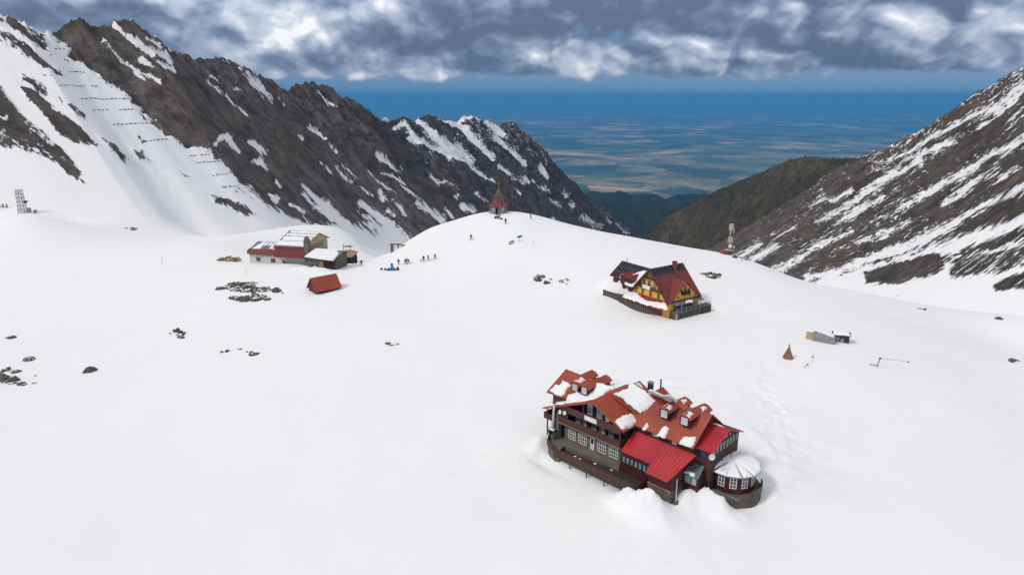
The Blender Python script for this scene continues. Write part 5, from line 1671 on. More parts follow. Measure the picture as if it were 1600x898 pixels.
# timber store and sledges beside the lodge
hp = hit(545, 411)
ht = thing('timber_store', 'small dark wooden store shed at the end of the lodge', 'shed', tuple(hp), -R(20))
G().box(-1.6, 2.0, -1.5, 1.8, -0.5, 2.6).build('wall', 'dark_wood', ht)
G().slab([(-2.0, -1.9, 2.5), (2.4, -1.9, 2.5), (2.4, 2.2, 3.4), (-2.0, 2.2, 3.4)], 0.12).build('roof', 'pale_wood', ht)
for k, (h0, w) in enumerate(((3.9, 3.4), (5.4, 2.6))):
    solid('platform', 'pale_wood', ht, (-3.4, -3.4 + w, 2.4, 4.4, h0 - 1.0, h0 - 0.85))
for a in (-3.3, -0.9):
    solid('platform_post', 'pale_wood', ht, (a, a + 0.15, 2.5, 2.65, 0.0, 5.4))
for px, py, lbl, nm in ((500, 416.5, 'dark snow covered crate left of the parked snowmobile', 'crate'), ):
    q = hit(px, py)
    t_ = thing(nm, lbl, 'crate', tuple(q), -R(12))
    solid('box_body', 'dark_wood', t_, (-1.6, 1.6, -0.6, 0.6, -0.2, 0.7))
    snow_patch(t_, (0, 0, 0.7), (1, 0, 0), (0, 1, 0), [(-1.6, -0.6), (1.6, -0.6), (1.6, 0.6), (-1.6, 0.6)], th=0.25, seed=93, res=0.2, rag=0.05)


def snowmobile(px, py, label, rz):
    q = hit(px, py)
    t_ = thing('snowmobile', label, 'snowmobile', tuple(q), rz, 'snowmobiles by the lodge')
    g = G().prism([(-1.3, -0.3, 0.35), (1.1, -0.3, 0.35), (1.2, -0.3, 0.6), (0.5, -0.3, 1.0), (0.2, -0.3, 0.8), (-1.3, -0.3, 0.75)], (0, 0.6, 0))
    g.build('body', 'dark_metal', t_)
    G().prism([(-1.4, -0.22, 0.0), (0.2, -0.22, 0.0), (0.4, -0.22, 0.34), (-1.5, -0.22, 0.34)], (0, 0.44, 0)).build('track', 'tyre_rubber', t_)
    for s in (-1, 1):
        solid('ski', 'tyre_rubber', t_, (0.5, 1.7, s * 0.45 - 0.08, s * 0.45 + 0.08, 0.0, 0.07), (0.9, 0.98, s * 0.45 - 0.04, s * 0.45 + 0.04, 0.07, 0.4))
    solid('handlebar', 'dark_metal', t_, (0.28, 0.34, -0.4, 0.4, 1.02, 1.08), (0.28, 0.34, -0.03, 0.03, 0.8, 1.02))
    snow_patch(t_, (-0.6, 0, 0.76), (1, 0, 0), (0, 1, 0), [(-0.6, -0.25), (0.5, -0.25), (0.5, 0.25), (-0.6, 0.25)], th=0.15, seed=94, res=0.12, rag=0.05)


snowmobile(512, 418, 'dark snowmobile parked before the lodge annex, left of the other one', 0.2)
snowmobile(520, 419, 'dark snowmobile parked before the lodge annex, right of the other one', -0.3)
for px, py, rr, lbl in ((553.5, 407.5, 0.55, 'snow ringed tyre leaning on the timber store, upper of two'), (553.5, 412, 0.6, 'tyre half sunk in snow by the timber store, lower of two')):
    q = hit(px, py)
    t_ = thing('tyre', lbl, 'tyre', tuple(q + np.array((0, 0, 0.45))), 0.4, 'tyres by the timber store')
    g = G()
    v, f = [], []
    for i in range(16):
        a = 2 * math.pi * i / 16
        for j in range(6):
            b = 2 * math.pi * j / 6
            r_ = rr + 0.16 * math.cos(b)
            v.append((r_ * math.cos(a), 0.14 * math.sin(b), r_ * math.sin(a)))
    for i in range(16):
        for j in range(6):
            f.append((i * 6 + j, ((i + 1) % 16) * 6 + j, ((i + 1) % 16) * 6 + (j + 1) % 6, i * 6 + (j + 1) % 6))
    g.add(v, f).build('tyre_ring', 'tyre_rubber', t_, True)

# ------------------------------------------------------------------ small red cabin half buried in the snow
q = hit(507, 452)
cb = thing('red_cabin', 'small half buried cabin with a plain red gable roof', 'cabin', (q[0], q[1], q[2]), R(42))
G().prism([(-3.3, -2.1, -0.8), (-3.3, 2.1, -0.8), (-3.3, 2.1, 1.2), (-3.3, 0, 3.4), (-3.3, -2.1, 1.2)], (6.6, 0, 0)).build('wall', 'brown_wood', cb)
roof(cb, [(-3.7, -2.7, 0.55), (3.6, -2.7, 0.55), (3.6, 0, 3.7), (-3.7, 0, 3.7)], 'red_roof', 10)
roof(cb, [(-3.7, 2.7, 0.55), (3.6, 2.7, 0.55), (3.6, 0, 3.7), (-3.7, 0, 3.7)], 'red_roof', 10)

# ------------------------------------------------------------------ chapel on the hilltop
q = hit(779, 331.5)
cp = thing('chapel', 'round timber chapel with flared red roof, open spire of poles and a cross', 'chapel', tuple(q))
G().lathe([(2.5, -1.2), (2.5, 2.4), (2.3, 2.5)], (0, 0), 12).build('wall', 'grey_metal', cp)
for k in range(12):
    w = 2 * math.pi * k / 12
    c, s = math.cos(w), math.sin(w)
    G().tube((3.1 * c, 3.1 * s, -0.6), (2.45 * c, 2.45 * s, 2.5), 0.12, 0.1, 6).build('leaning_post', 'grey_metal', cp)
G().box(-0.9, 0.1, -2.62, -2.4, -0.3, 1.7).build('door', 'dark_wood', cp)
for a in (-1.6, 1.0):
    window(cp, (a, -2.42, 0.8), (1, 0, 0), (0, 0, 1), 0.6, 0.9, 2, 1, frame='white_paint', glass='glass_pale', proud=0.2)
rfc = G().lathe([(3.3, 2.2), (2.7, 2.55), (1.9, 3.1), (1.35, 3.9), (1.3, 4.0), (0.0, 4.1)], (0, 0), 16).build('roof', 'dark_red_roof', cp)
for k in range(8):
    w = 2 * math.pi * (k + 0.3) / 8
    c, s = math.cos(w), math.sin(w)
    G().tube((2.05 * c, 2.05 * s, 3.0), (0.10 * c, 0.10 * s, 7.5), 0.075, 0.06, 6).build('spire_pole', 'pale_wood', cp)
cr = G().box(-0.07, 0.07, -0.06, 0.06, 7.3, 9.9).box(-0.62, 0.62, -0.055, 0.055, 9.0, 9.16).build('cross', 'pale_wood', cp)


# ------------------------------------------------------------------ lattice masts
def mast(name, label, cat, p, w, hgt, nsec, mats, rz):
    t_ = thing(name, label, cat, tuple(p), rz)
    dz = hgt / nsec
    for k in range(nsec):
        z0, z1 = k * dz, (k + 1) * dz
        f0 = w * (1 - 0.3 * k / nsec) / 2
        f1 = w * (1 - 0.3 * (k + 1) / nsec) / 2
        g = G()
        C0 = [(sx * f0, sy * f0, z0) for sx, sy in ((-1, -1), (1, -1), (1, 1), (-1, 1))]
        C1 = [(sx * f1, sy * f1, z1) for sx, sy in ((-1, -1), (1, -1), (1, 1), (-1, 1))]
        for i in range(4):
            j = (i + 1) % 4
            g.tube(C0[i], C1[i], 0.075, 0.075, 5)
            g.tube(C0[i], C1[j], 0.045, 0.045, 4)
            g.tube(C0[j], C1[i], 0.045, 0.045, 4)
            g.tube(C1[i], C1[j], 0.045, 0.045, 4)
        s_ = g.build('lattice_section', mats[k % len(mats)], t_)
        s_['kind'] = 'stuff'
    return t_


q = hit(1139, 394)
mt = mast('radio_mast', 'red and white lattice radio mast with antennas at the edge of the snow', 'mast', q - np.array((0, 0, 0.3)), 1.05, 9.6, 5, ['red_steel', 'red_steel', 'white_steel', 'red_steel', 'white_steel'], 0.3)
for k, (x, z, h) in enumerate(((-0.6, 6.4, 2.7), (0.5, 6.9, 1.7), (0.0, 6.8, 1.5))):
    solid('antenna_panel', 'white_steel', mt, (x - 0.08, x + 0.08, -0.70 + 0.5 * (k == 2) , -0.58 + 0.5 * (k == 2), z, z + h))
dish(mt, (-0.55, -0.8, 3.2), 0.62, (-0.2, -1, 0.1))
dish(mt, (0.95, -0.6, 2.7), 0.45, (0.5, -1, 0.1))
solid('equipment_hut', 'red_steel', mt, (-2.6, -0.9, -0.8, 0.9, -0.5, 1.7))
solid('platform', 'white_steel', mt, (-0.95, 0.95, -0.95, 0.95, 1.75, 1.9))

q = hit(36, 332)
lt = mast('lift_tower', 'grey steel lattice tower with whip aerials on the far left snow slope', 'tower', q - np.array((0, 0, 0.3)), 2.2, 8.6, 6, ['dark_metal'], 0.15)
for x, h in ((-1.0, 10.2), (-1.7, 8.6), (1.3, 8.8)):
    G().tube((x, -0.2, h - 3.4), (x, -0.2, h), 0.035, 0.025, 5).build('aerial', 'grey_metal', lt)
solid('side_box', 'dark_metal', lt, (0.9, 2.4, -0.6, 0.4, 4.4, 4.6), (1.1, 1.9, -0.5, 0.3, 3.7, 4.4))
solid('side_box', 'grey_metal', lt, (1.6, 2.7, -0.7, 0.5, 0.2, 2.0))
solid('base_fence', 'grey_metal', lt, (-1.5, 4.4, -1.6, -1.5, -0.2, -0.05), (4.3, 4.4, -1.6, 0.8, -0.2, 1.3), (2.6, 2.7, -1.6, -1.5, -0.2, 1.2))
q = hit(4, 325)
pf = thing('slope_railing', 'low dark railing on the slope at the very left edge of the picture', 'railing', tuple(q), 0.1)
for x in (-2.5, -1.2, 0.2, 1.5):
    solid('post', 'dark_metal', pf, (x, x + 0.25, -0.1, 0.15, -0.4, 1.5))
solid('rail', 'dark_metal', pf, (-2.6, 1.9, -0.08, 0.08, 0.9, 1.05), (-2.6, 1.9, -0.08, 0.08, 0.3, 0.4))

# ------------------------------------------------------------------ store sheds, stick tepee, barrier and signs on the right
q = hit(1285, 535)
sd = thing('plank_shelter', 'weathered shelter of grey boards, one end beige, half drifted over', 'shelter', tuple(q), -R(28))
for k in range(5):
    solid('wall_panel', 'grey_metal', sd, (-1.9 + k * 0.85, -1.09 + k * 0.85, -0.05 + 0.02 * (k % 2), 0.05 + 0.02 * (k % 2), -1.0, 2.25 - 0.22 * k))
for k in range(2):
    solid('beige_panel', 'beige_wall', sd, (-3.3 + k * 0.72, -2.62 + k * 0.72, 0.45 - 0.2 * k, 0.52 - 0.2 * k, -0.6, 1.75 + 0.1 * k))
G().slab([(-1.9, 0.1, 2.2), (2.3, 0.1, 1.2), (2.3, 3.0, 1.0), (-1.9, 2.0, 1.9)], 0.1).build('roof', 'grey_metal', sd)
snow_patch(sd, (-1.9, 0.2, 2.25), (4.2, 0, -1.0), (0, 1, -0.1), [(0.05, 0.05), (4.1, 0.05), (4.1, 2.4), (0.1, 1.8)], th=0.3, seed=101, res=0.2)
q = hit(1314, 534.5)
s2 = thing('storage_shed', 'small dark board shed with snow on its flat roof', 'shed', tuple(q), -R(24))
g = solid('wall', 'dark_metal', s2, (-1.7, 1.5, 0.0, 1.9, -0.6, 1.35))
solid('wall_board', 'grey_metal', s2, (-1.4, -0.4, -0.06, -0.002, -0.5, 1.0), (-0.1, 0.5, -0.06, -0.002, -0.5, 0.8))
G().slab([(-1.9, -0.25, 1.42), (1.75, -0.25, 1.62), (1.75, 2.2, 1.75), (-1.9, 2.2, 1.55)], 0.12).build('roof', 'dark_metal', s2)
snow_patch(s2, (-1.75, -0.1, 1.46), (3.6, 0, 0.2), (0, 2.4, 0.13), [(0.1, 0.05), (3.3, 0.05), (3.3, 2.0), (0.2, 2.1)], th=0.22, seed=102, res=0.2)

q = hit(1231, 559)
tp = thing('stick_tepee', 'conical stack of brown wooden poles standing alone in the snow', 'tepee', tuple(q))
for k in range(26):
    w = 2 * math.pi * k / 26 + random.uniform(-0.1, 0.1)
    rr = random.uniform(0.95, 1.15)
    top = random.uniform(0.03, 0.12)
    G().tube((rr * math.cos(w), rr * math.sin(w), -0.3), (-top * math.cos(w), -top * math.sin(w), random.uniform(2.45, 2.95)), 0.085, 0.05, 5).build('pole', 'stick_wood' if k % 3 else 'pale_wood', tp)

q = hit(1370, 573)
ba = thing('road_barrier', 'thin boom barrier on a dark post crossing the drifted road', 'barrier', tuple(q), -R(8))
G().tube((0, 0, -0.4), (0.35, 0, 1.9), 0.08, 0.07, 6).build('post', 'dark_metal', ba)
G().tube((0.3, 0, 1.85), (5.6, 0.2, 1.3), 0.045, 0.035, 6).build('boom', 'grey_metal', ba)
G().box(0.2, 0.5, -0.12, 0.12, 1.6, 1.95).build('pivot', 'red_steel', ba)
G().box(5.5, 5.75, 0.08, 0.3, 1.15, 1.35).build('end_weight', 'dark_metal', ba)
G().tube((-1.3, 0.1, 0.4), (0.0, 0.0, 0.35), 0.07, 0.07, 6).build('brace', 'dark_metal', ba)
q = hit(1269, 566)
sg = thing('marker_post', 'thin marker post with a small red top near the stick tepee', 'post', tuple(q))
G().tube((0, 0, -0.2), (0, 0, 1.2), 0.035, 0.03, 6).build('post', 'grey_metal', sg)
G().box(-0.25, 0.25, -0.04, 0.04, 1.05, 1.28).build('sign_plate', 'orange_paint', sg)
q = hit(1256, 574)
sg = thing('fallen_stake', 'short reddish stake leaning out of the snow below the marker post', 'stake', tuple(q))
G().tube((0, 0, -0.2), (0.7, 0.2, 0.75), 0.06, 0.05, 6).build('stake', 'red_steel', sg)
G().tube((0.45, 0.13, 0.42), (0.95, 0.1, 0.75), 0.09, 0.07, 6).build('stake_head', 'red_steel', sg)

q = hit(812, 377)
bs = thing('notice_board', 'small blue notice board on a post below the chapel', 'sign', tuple(q), 0.15)
G().tube((0, 0, -0.2), (0, 0, 1.3), 0.06, 0.06, 6).build('post', 'dark_metal', bs)
G().obox((-0.7, -0.05, 0.95), (1.4, 0, 0.35), (0, 0.08, 0), (0, 0, 0.6)).build('board', 'blue_cloth', bs)
for px, py, hh, lbl in ((254, 414, 2.6, 'thin lone pole on the open snow left of the lodge'), (385, 431, 2.0, 'thin short pole on the snow below the lodge corner'), (833, 381, 1.3, 'short leaning stake right of the blue notice board')):
    q = hit(px, py)
    t_ = thing('snow_stake', lbl, 'stake', tuple(q))
    G().tube((0, 0, -0.3), (0.05, 0, hh), 0.05, 0.04, 6).build('stake', 'grey_metal', t_)
    G().tube((0.05, 0, hh), (0.05, 0, hh + 0.15), 0.07, 0.05, 6).build('stake_tip', 'dark_metal', t_)

# gantry of the road gallery at the edge of the hill
q = hit(613, 394)
gp = thing('gallery_gantry', 'grey concrete and timber portal frame at the left edge of the chapel hill', 'gantry', tuple(q), -R(10))
solid('column', 'concrete', gp, (-0.4, 0.35, -0.4, 0.4, -3.5, 2.4))
solid('column', 'concrete', gp, (1.2, 1.6, 1.6, 2.0, -3.5, 2.3))
solid('beam', 'concrete', gp, (-0.5, 3.0, -0.3, 0.3, 2.4, 2.75))
solid('beam', 'stick_wood', gp, (3.0, 5.4, -0.25, 0.3, 2.1, 2.5))
solid('brace', 'pale_wood', gp, (3.4, 3.6, -0.2, 0.2, 0.6, 2.1))


# ------------------------------------------------------------------ rocks breaking through the snow
def stone_mesh(seed, sub=3):
    bm = bmesh.new()
    bmesh.ops.create_icosphere(bm, subdivisions=sub, radius=1.0)
    for v in bm.verts:
        c = np.array(v.co)
        n = fbm(np.array([c[0] * 1.3 + seed * 3 + c[2]]), np.array([c[1] * 1.3 - seed + c[2] * 0.7]), seed, 4, 0.6, True)[0]
        m = fbm(np.array([c[0] * 4 + seed]), np.array([c[1] * 4 + c[2] * 3]), seed + 7, 3, 0.6)[0]
        v.co *= 0.55 + 0.75 * n + 0.22 * m
    me = bpy.data.meshes.new('stone')
    bm.to_mesh(me)
    bm.free()
    me.materials.append(MATS['outcrop_rock'])
    return me


STONES = [stone_mesh(k) for k in range(1, 8)]


def outcrop(label, px, py, wpx, hpx, n, seed, hscale=1.0, name='rock_outcrop', spread=True):
    """stones of one outcrop, spread over a patch of snow wpx by hpx photo pixels"""
    r_ = random.Random(seed)
    c = hit(px, py)
    t_ = thing(name, label, 'rocks' if n > 1 else 'rock', tuple(c), 0.0)
    sc_ = np.linalg.norm(c - np.array((0, 0, CAM_H))) / F_PX
    for k in range(n):
        while True:
            fx, fy = r_.uniform(-1, 1), r_.uniform(-1, 1)
            nn = fbm(np.array([fx * 2.6 + seed]), np.array([fy * 1.8 - fx * 1.2 + seed * 2]), 12, 2)[0]
            if fx * fx + fy * fy < 1 and (n < 8 or nn > 0.52):
                break
        if n == 1:
            fx = fy = 0
        q = hit(px + fx * wpx * 0.42 + fy * hpx * 0.35, py + fy * hpx * 0.40)
        k0, k1 = (0.016, 0.05) if n >= 20 else ((0.045, 0.10) if n >= 7 else (0.07, 0.14))
        s = (wpx * sc_) * (k0 + k1 * r_.random() ** 2.0) if n > 1 else wpx * sc_ * 0.5
        s = min(s, 3.2)
        o = bpy.data.objects.new('stone', STONES[r_.randrange(7)])
        col.objects.link(o)
        o.parent = t_
        o.location = tuple(q - c - np.array((0, 0, s * 0.12)))
        o.scale = (s * r_.uniform(0.9, 1.7), s * r_.uniform(0.6, 1.0), s * r_.uniform(0.5, 0.95) * hscale)
        o.rotation_euler = (r_.uniform(-0.2, 0.2), r_.uniform(-0.2, 0.2), r_.uniform(0, 6.28))


for a in (('broad scattered outcrop of grey rock below the lodge', 392, 457, 118, 34, 70, 1), ('compact rock knob with snow streaks on the open snow left of the broad outcrop', 276, 520, 34, 20, 9, 2, 1.7),
          ('small rock flake in the snow below the rock knob, left of a row of three', 350, 549, 18, 8, 4, 3), ('tiny dark stones in the middle of a row of three below the rock knob', 377, 546, 12, 5, 3, 4),
          ('dark slanting rock at the right end of a row of three below the rock knob', 395, 552, 24, 9, 5, 5), ('dark rough outcrop on the slope left of the yellow house, larger of the two', 848, 436, 36, 20, 12, 6, 1.5),
          ('smaller snow streaked outcrop just right of the dark one left of the yellow house', 882, 440, 24, 16, 9, 7), ('rock and dwarf pine patch right of the yellow house', 1114, 431, 34, 12, 9, 8),
          ('reddish snow streaked rocks at the left edge of the frozen lake', 22, 590, 96, 28, 44, 9), ('low rock line near the left edge above the round boulder', 14, 526, 28, 5, 5, 12), ('low broken line of stones in the middle of the open snow', 620, 537, 30, 4, 6, 13, 0.6),
          ('rocks under the chapel on the hilltop', 783, 339, 30, 9, 10, 14), ('flat stones beside the blue notice board', 798, 379, 18, 5, 5, 15), ('boulders on the snow edge right of the mast, nearest the rocky slope', 1437, 482, 16, 7, 3, 16),
          ('few low rocks on the snow slope between the lift tower and the wood pile', 204, 357, 20, 8, 4, 17, 0.5), ('small stones on the snow at the right picture edge', 1580, 563, 24, 5, 4, 19),
          ('dark stones by the foot of the radio mast', 1156, 404, 20, 10, 5, 20), ('dark rock rib on the snow slope above the lodge', 366, 322, 50, 18, 0, 21), ('stones at the foot of the round restaurant', 1158, 779, 40, 6, 8, 22), ('dark stones showing on the rise behind the yellow house', 1026, 411, 9, 4, 2, 23)):
    if a[5] > 0:
        outcrop(*a)
outcrop('lone rounded boulder on the snow above the reddish rocks', 46, 562, 13, 8, 1, 10, name='boulder')
outcrop('lone dark pointed boulder right of the reddish rocks', 141, 580, 11, 9, 1, 11, 1.5, name='boulder')
outcrop('lone small boulder on the far right snowfield', 1561, 498, 8, 4, 1, 18, name='boulder')

# wood pile left of the lodge
q = hit(358, 407)
wpile = thing('wood_pile', 'brown pile of split logs lying in the snow left of the lodge', 'wood pile', tuple(q), -0.1)
for k in range(30):
    x, y = random.uniform(-3.2, 3.2), random.uniform(-1.2, 1.2)
    z = 0.15 + 0.9 * max(0, 1 - (x / 3.4) ** 2) * random.random()
    w = random.uniform(-0.6, 0.6)
    G().tube((x - 0.8 * math.cos(w), y - 0.8 * math.sin(w), z), (x + 0.8 * math.cos(w), y + 0.8 * math.sin(w), z + random.uniform(-0.2, 0.2)), 0.17, 0.15, 6).build('log', 'stick_wood' if k % 4 else 'pale_wood', wpile)

# ------------------------------------------------------------------ avalanche barriers on the left snow slope
lqx, lqy = project(LP)
lqx = np.where(LP[..., 1] > 10, lqx, -9999)
front = np.zeros(lqx.shape, bool)
front[:, 28:] = True


def on_left(px, py):
    d = np.where(front, (lqx - px) ** 2 + (lqy - py) ** 2, 1e9)
    i = np.unravel_index(int(np.argmin(d)), d.shape)
    return LP[i]


panel_me = None
ROWS = [((87, 77), (108, 79), 4), ((100, 95), (130, 97), 6), ((108, 113), (135, 114), 5), ((68, 118), (82, 119), 3), ((93, 134), (155, 136), 10), ((127, 155), (205, 155), 12), ((145, 173), (212, 172), 10),
        ((177, 195), (240, 193), 10), ((222, 222), (270, 217), 8), ((298, 244), (330, 242), 6), ((306, 255), (350, 252), 8), ((332, 275), (360, 271), 5), ((350, 293), (386, 289), 5)]
ORD = ['topmost', 'second', 'third', 'short fourth', 'fifth', 'sixth', 'seventh', 'eighth', 'ninth', 'tenth', 'eleventh', 'twelfth', 'lowest']
for (a, b, n), od in zip(ROWS, ORD):
    pts = [on_left(a[0] + (b[0] - a[0]) * k / n, a[1] + (b[1] - a[1]) * k / n) for k in range(n + 1)]
    base = pts[0]
    t_ = thing('avalanche_fence', od + ' row of dark avalanche barriers down the left snow slope', 'fence', tuple(base), 0.0, 'avalanche barriers on the left slope')
    for k in range(n):
        if random.random() < 0.12:
            continue
        p, q = pts[k] - base, pts[k + 1] - base
        d = q - p
        L = np.linalg.norm(d[:2])
        if L < 0.2 or L > 14:
            continue
        sc_ = np.linalg.norm(pts[k] - np.array((0, 0, CAM_H))) / F_PX
        hgt = 1.25 * sc_ * random.uniform(0.75, 1.3)
        g = G()
        e = d * random.uniform(0.5, 0.75)
        for r_ in range(3):
            g.obox(p + (0, 0, hgt * (0.1 + 0.32 * r_)), e, (0.0, 0.12, 0.0), (0, 0, hgt * 0.24))
        g.obox(p + e * 0.1, e * 0.05, (0, 0.3, 0), (0, 0, hgt)).obox(p + e * 0.85, e * 0.05, (0, 0.3, 0), (0, 0, hgt))
        o_ = g.build('fence_panel', 'dark_metal', t_)
        o_['kind'] = 'stuff'

# ------------------------------------------------------------------ people


def person_mat(name, jacket, trousers):
    m, t, b = new_mat(name)
    z = t.sep(t.n('ShaderNodeTexCoord').outputs['Object'])[2]
    c = t.mix(t.mapr(z, 0.86, 0.90, 0, 1), trousers, jacket)
    c = t.mix(t.mapr(z, 1.46, 1.49, 0, 1), c, (0.42, 0.26, 0.19))
    c = t.mix(t.mapr(z, 1.62, 1.65, 0, 1), c, (0.03, 0.025, 0.025))
    c = t.mix(t.mapr(z, 0.06, 0.10, 1, 0), c, (0.02, 0.02, 0.02))
    t.put(b.inputs['Base Color'], c)
    b.inputs['Roughness'].default_value = 0.8
    return m


def body_mesh(name, J, E_, rad):
    """skinned figure: joints, bones, radii"""
    me = bpy.data.meshes.new(name)
    me.from_pydata(J, E_, [])
    o = bpy.data.objects.new(name, me)
    col.objects.link(o)
    md = o.modifiers.new('skin', 'SKIN')
    for v, r_ in zip(me.skin_vertices[0].data, rad):
        v.radius = (r_, r_)
    me.skin_vertices[0].data[0].use_root = True
    sub = o.modifiers.new('sub', 'SUBSURF')
    sub.levels = 1
    sub.render_levels = 1
    dg = bpy.context.evaluated_depsgraph_get()
    ev = bpy.data.meshes.new_from_object(o.evaluated_get(dg))
    ev.polygons.foreach_set('use_smooth', [True] * len(ev.polygons))
    bpy.data.objects.remove(o)
    return ev


def pose(step, arm, lean=0.0, bend=0.0):
    """standing or walking figure, 1.75 m: step and arm swing in metres"""
    J = [(0, 0, 0.95), (0, lean * 0.4, 1.2), (0, lean, 1.42), (0, lean * 1.2, 1.53), (0, lean * 1.35, 1.68),
         (-0.10, 0, 0.90), (-0.12, step * 0.5 - bend, 0.50), (-0.12, step, 0.08), (-0.12, step - 0.16, 0.04),
         (0.10, 0, 0.90), (0.12, -step * 0.5 - bend, 0.50), (0.12, -step, 0.08), (0.12, -step - 0.16, 0.04),
         (-0.20, lean, 1.40), (-0.27, lean + arm * 0.5, 1.14), (-0.28, lean + arm, 0.90), (-0.28, lean + arm * 1.2, 0.82),
         (0.20, lean, 1.40), (0.27, lean - arm * 0.5, 1.14), (0.28, lean - arm, 0.90), (0.28, lean - arm * 1.2, 0.82)]
    E_ = [(0, 1), (1, 2), (2, 3), (3, 4), (0, 5), (5, 6), (6, 7), (7, 8), (0, 9), (9, 10), (10, 11), (11, 12), (2, 13), (13, 14), (14, 15), (15, 16), (2, 17), (17, 18), (18, 19), (19, 20)]
    rad = [0.17, 0.17, 0.16, 0.07, 0.115, 0.12, 0.085, 0.06, 0.05, 0.12, 0.085, 0.06, 0.05, 0.085, 0.065, 0.05, 0.04, 0.085, 0.065, 0.05, 0.04]
    return J, E_, rad


def sit_pose():
    J, E_, rad = pose(0, 0.25, 0.1)
    J = [list(p) for p in J]
    for i in range(len(J)):
        if i in (6, 10):
            J[i] = [J[i][0], -0.42, 0.42]
        elif i in (7, 11):
            J[i] = [J[i][0], -0.55, 0.08]
        elif i in (8, 12):
            J[i] = [J[i][0], -0.70, 0.04]
        else:
            J[i][2] -= 0.62
    return [tuple(p) for p in J], E_, rad


BODIES = [body_mesh('figure_standing', *pose(0.03, 0.05)), body_mesh('figure_walking', *pose(0.30, 0.22, -0.05, 0.06)), body_mesh('figure_striding', *pose(-0.36, -0.25, -0.12, 0.08)), body_mesh('figure_sitting', *sit_pose())]
PM = {'black': person_mat('clothes_black', (0.025, 0.025, 0.03), (0.03, 0.03, 0.035)), 'maroon': person_mat('clothes_maroon', (0.09, 0.03, 0.045), (0.035, 0.03, 0.035)), 'grey': person_mat('clothes_grey', (0.10, 0.10, 0.11), (0.04, 0.04, 0.05)),
      'navy': person_mat('clothes_navy', (0.03, 0.04, 0.08), (0.03, 0.03, 0.04)), 'orange': person_mat('clothes_orange', (0.55, 0.15, 0.07), (0.40, 0.14, 0.08)), 'blue': person_mat('clothes_blue', (0.01, 0.14, 0.45), (0.02, 0.10, 0.30)), 'brown': person_mat('clothes_brown', (0.16, 0.07, 0.03), (0.05, 0.035, 0.03))}
for k, (px, py, body, clr, sc_, rz, lbl) in enumerate((
        (623, 413.5, 0, 'grey', 1.05, 0.3, 'person in grey standing apart at the left of the group'), (633.3, 413.2, 1, 'black', 1.05, 1.2, 'person in black walking at the front of the tight trio'),
        (636, 412, 0, 'black', 1.12, 2.0, 'taller person in black at the middle of the tight trio'), (639, 412.2, 2, 'maroon', 0.95, -1.0, 'person in a dark maroon jacket at the right of the tight trio'),
        (658.2, 409.4, 0, 'orange', 0.62, 0.4, 'small child in an orange snow suit'), (662, 408.6, 0, 'black', 1.1, 0.0, 'adult in black standing beside the orange clad child'),
        (668.7, 407.3, 2, 'navy', 1.15, 1.5, 'person in dark navy striding widely'), (679.6, 405.5, 1, 'grey', 1.15, 1.4, 'person in grey walking alone at the right end of the group'),
        (612.5, 421, 0, 'blue', 1.2, 0.2, 'person in a bright blue suit behind the blue tarpaulin'), (621.8, 421.8, 3, 'maroon', 1.05, 0.5, 'person in dark clothes sitting in the snow beside the blue tarpaulin'),
        (790, 350, 0, 'black', 1.1, 0.1, 'person in black on the slope just below the chapel rocks'), (736, 375, 1, 'black', 1.1, 0.6, 'lone person in black on the hillside left of the notice board'),
        (829, 342, 2, 'black', 1.0, 1.0, 'person in black near the skyline right of the chapel'), (565, 415.5, 0, 'brown', 1.15, 0.2, 'person in brown standing by the timber store'))):
    q = hit(px, py)
    o = bpy.data.objects.new('person', BODIES[body])
    col.objects.link(o)
    o.location = tuple(q - np.array((0, 0, 0.03)))
    o.scale = (sc_, sc_, sc_)
    o.rotation_euler = (0, 0, rz)
    if not o.data.materials:
        o.data.materials.append(None)
    o.material_slots[0].link = 'OBJECT'
    o.material_slots[0].material = PM[clr]
    tag(o, lbl, 'person', 'people out on the snow')

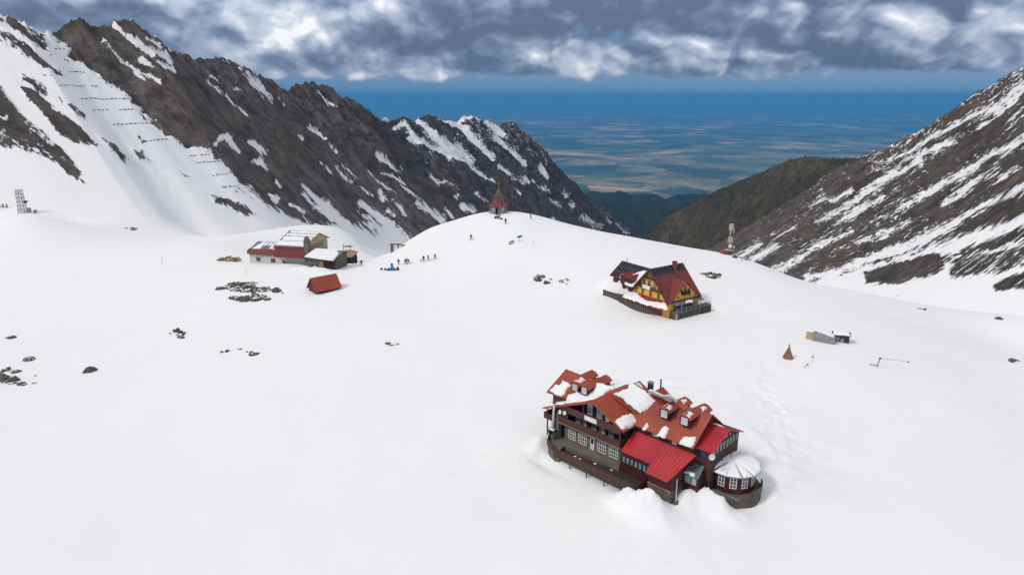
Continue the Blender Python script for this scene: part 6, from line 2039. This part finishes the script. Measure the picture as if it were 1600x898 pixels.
q = hit(613, 421.5)
tb = thing('tarpaulin', 'bright blue tarpaulin spread over gear on the snow', 'tarpaulin', tuple(q))
nx = 14
PP = np.zeros((nx, nx, 3))
for i in range(nx):
    for j in range(nx):
        x, y = (i / (nx - 1) - 0.5) * 3.2, (j / (nx - 1) - 0.5) * 1.8
        PP[i, j] = (x, y, max(0.03, 0.95 * math.exp(-(x / 1.0) ** 2 - (y / 0.7) ** 2) + 0.12 * math.sin(5 * x + 3 * y)))
tbo = grid_mesh('sheet', PP, MATS['blue_cloth'])
tbo.parent = tb
for px, py, lbl in ((596, 421.5, 'leftmost dark kit bag in the line of gear by the blue tarpaulin'), (602, 421.8, 'second dark kit bag in the line of gear by the blue tarpaulin'), (607, 421.8, 'third dark kit bag, closest to the blue tarpaulin')):
    q = hit(px, py)
    t_ = thing('kit_bag', lbl, 'bag', tuple(q), random.uniform(0, 3), 'kit bags by the tarpaulin')
    g = G()
    g.lathe([(0.0, 0.0), (0.28, 0.02), (0.33, 0.25), (0.26, 0.5), (0.1, 0.6), (0, 0.6)], (0, 0), 10)
    g.build('bag_body', 'dark_cloth', t_, True)
    G().tube((-0.3, 0.1, 0.15), (-0.2, 0.16, 1.05), 0.025, 0.02, 5).build('ski_pole', 'grey_metal', t_)

# ------------------------------------------------------------------ trees on the wooded hill
hqx, hqy = project(HP)


def forest():
    n_s, n_t = HP.shape[:2]
    v, f = [], []
    rr = np.random.default_rng(5)
    cnt = 0
    while cnt < 2600:
        i, j = rr.integers(2, n_s - 2), rr.integers(27, n_t - 30)
        p = HP[i, j] + np.array([rr.uniform(-6, 6), rr.uniform(-6, 6), 0])
        dens = fbm(np.array([p[0] / 130]), np.array([p[1] / 130]), 44, 3)[0]
        if rr.random() > (dens - 0.34) * 4.0:
            continue
        cnt += 1
        h = rr.uniform(4, 8.5)
        w = h * rr.uniform(0.16, 0.24)
        for (z0, z1, r0) in ((0.0, 0.62, 1.0), (0.4, 1.0, 0.68)):
            o = len(v)
            a0 = rr.uniform(0, 6.28)
            for k in range(5):
                a = a0 + 2 * math.pi * k / 5
                q = r0 * w * rr.uniform(0.75, 1.2)
                v.append((p[0] + q * math.cos(a), p[1] + q * math.sin(a), p[2] - 1 + h * z0))
            v.append((p[0], p[1], p[2] - 1 + h * z1))
            f.extend([(o + k, o + (k + 1) % 5, o + 5) for k in range(5)])
    g = G()
    g.v, g.f = v, f
    m, t, b = new_mat('conifer')
    pos = t.n('ShaderNodeNewGeometry').outputs['Position']
    n = t.noise(pos, 0.02, 4, 0.6)
    n2 = t.noise(pos, 0.006, 3, 0.5)
    c = t.ramp(n, [(0.3, (0.035, 0.036, 0.026)), (0.52, (0.075, 0.066, 0.040)), (0.66, (0.24, 0.16, 0.075))])
    t.put(b.inputs['Base Color'], t.mix(t.mapr(n2, 0.42, 0.62, 0, 0.5), c, (0.045, 0.043, 0.032)))
    b.inputs['Roughness'].default_value = 0.95
    b.inputs['Specular IOR Level'].default_value = 0.05
    o = g.build('forest', m)
    tag(o, 'far conifer forest covering the wooded hill', None, None, 'stuff')


forest()
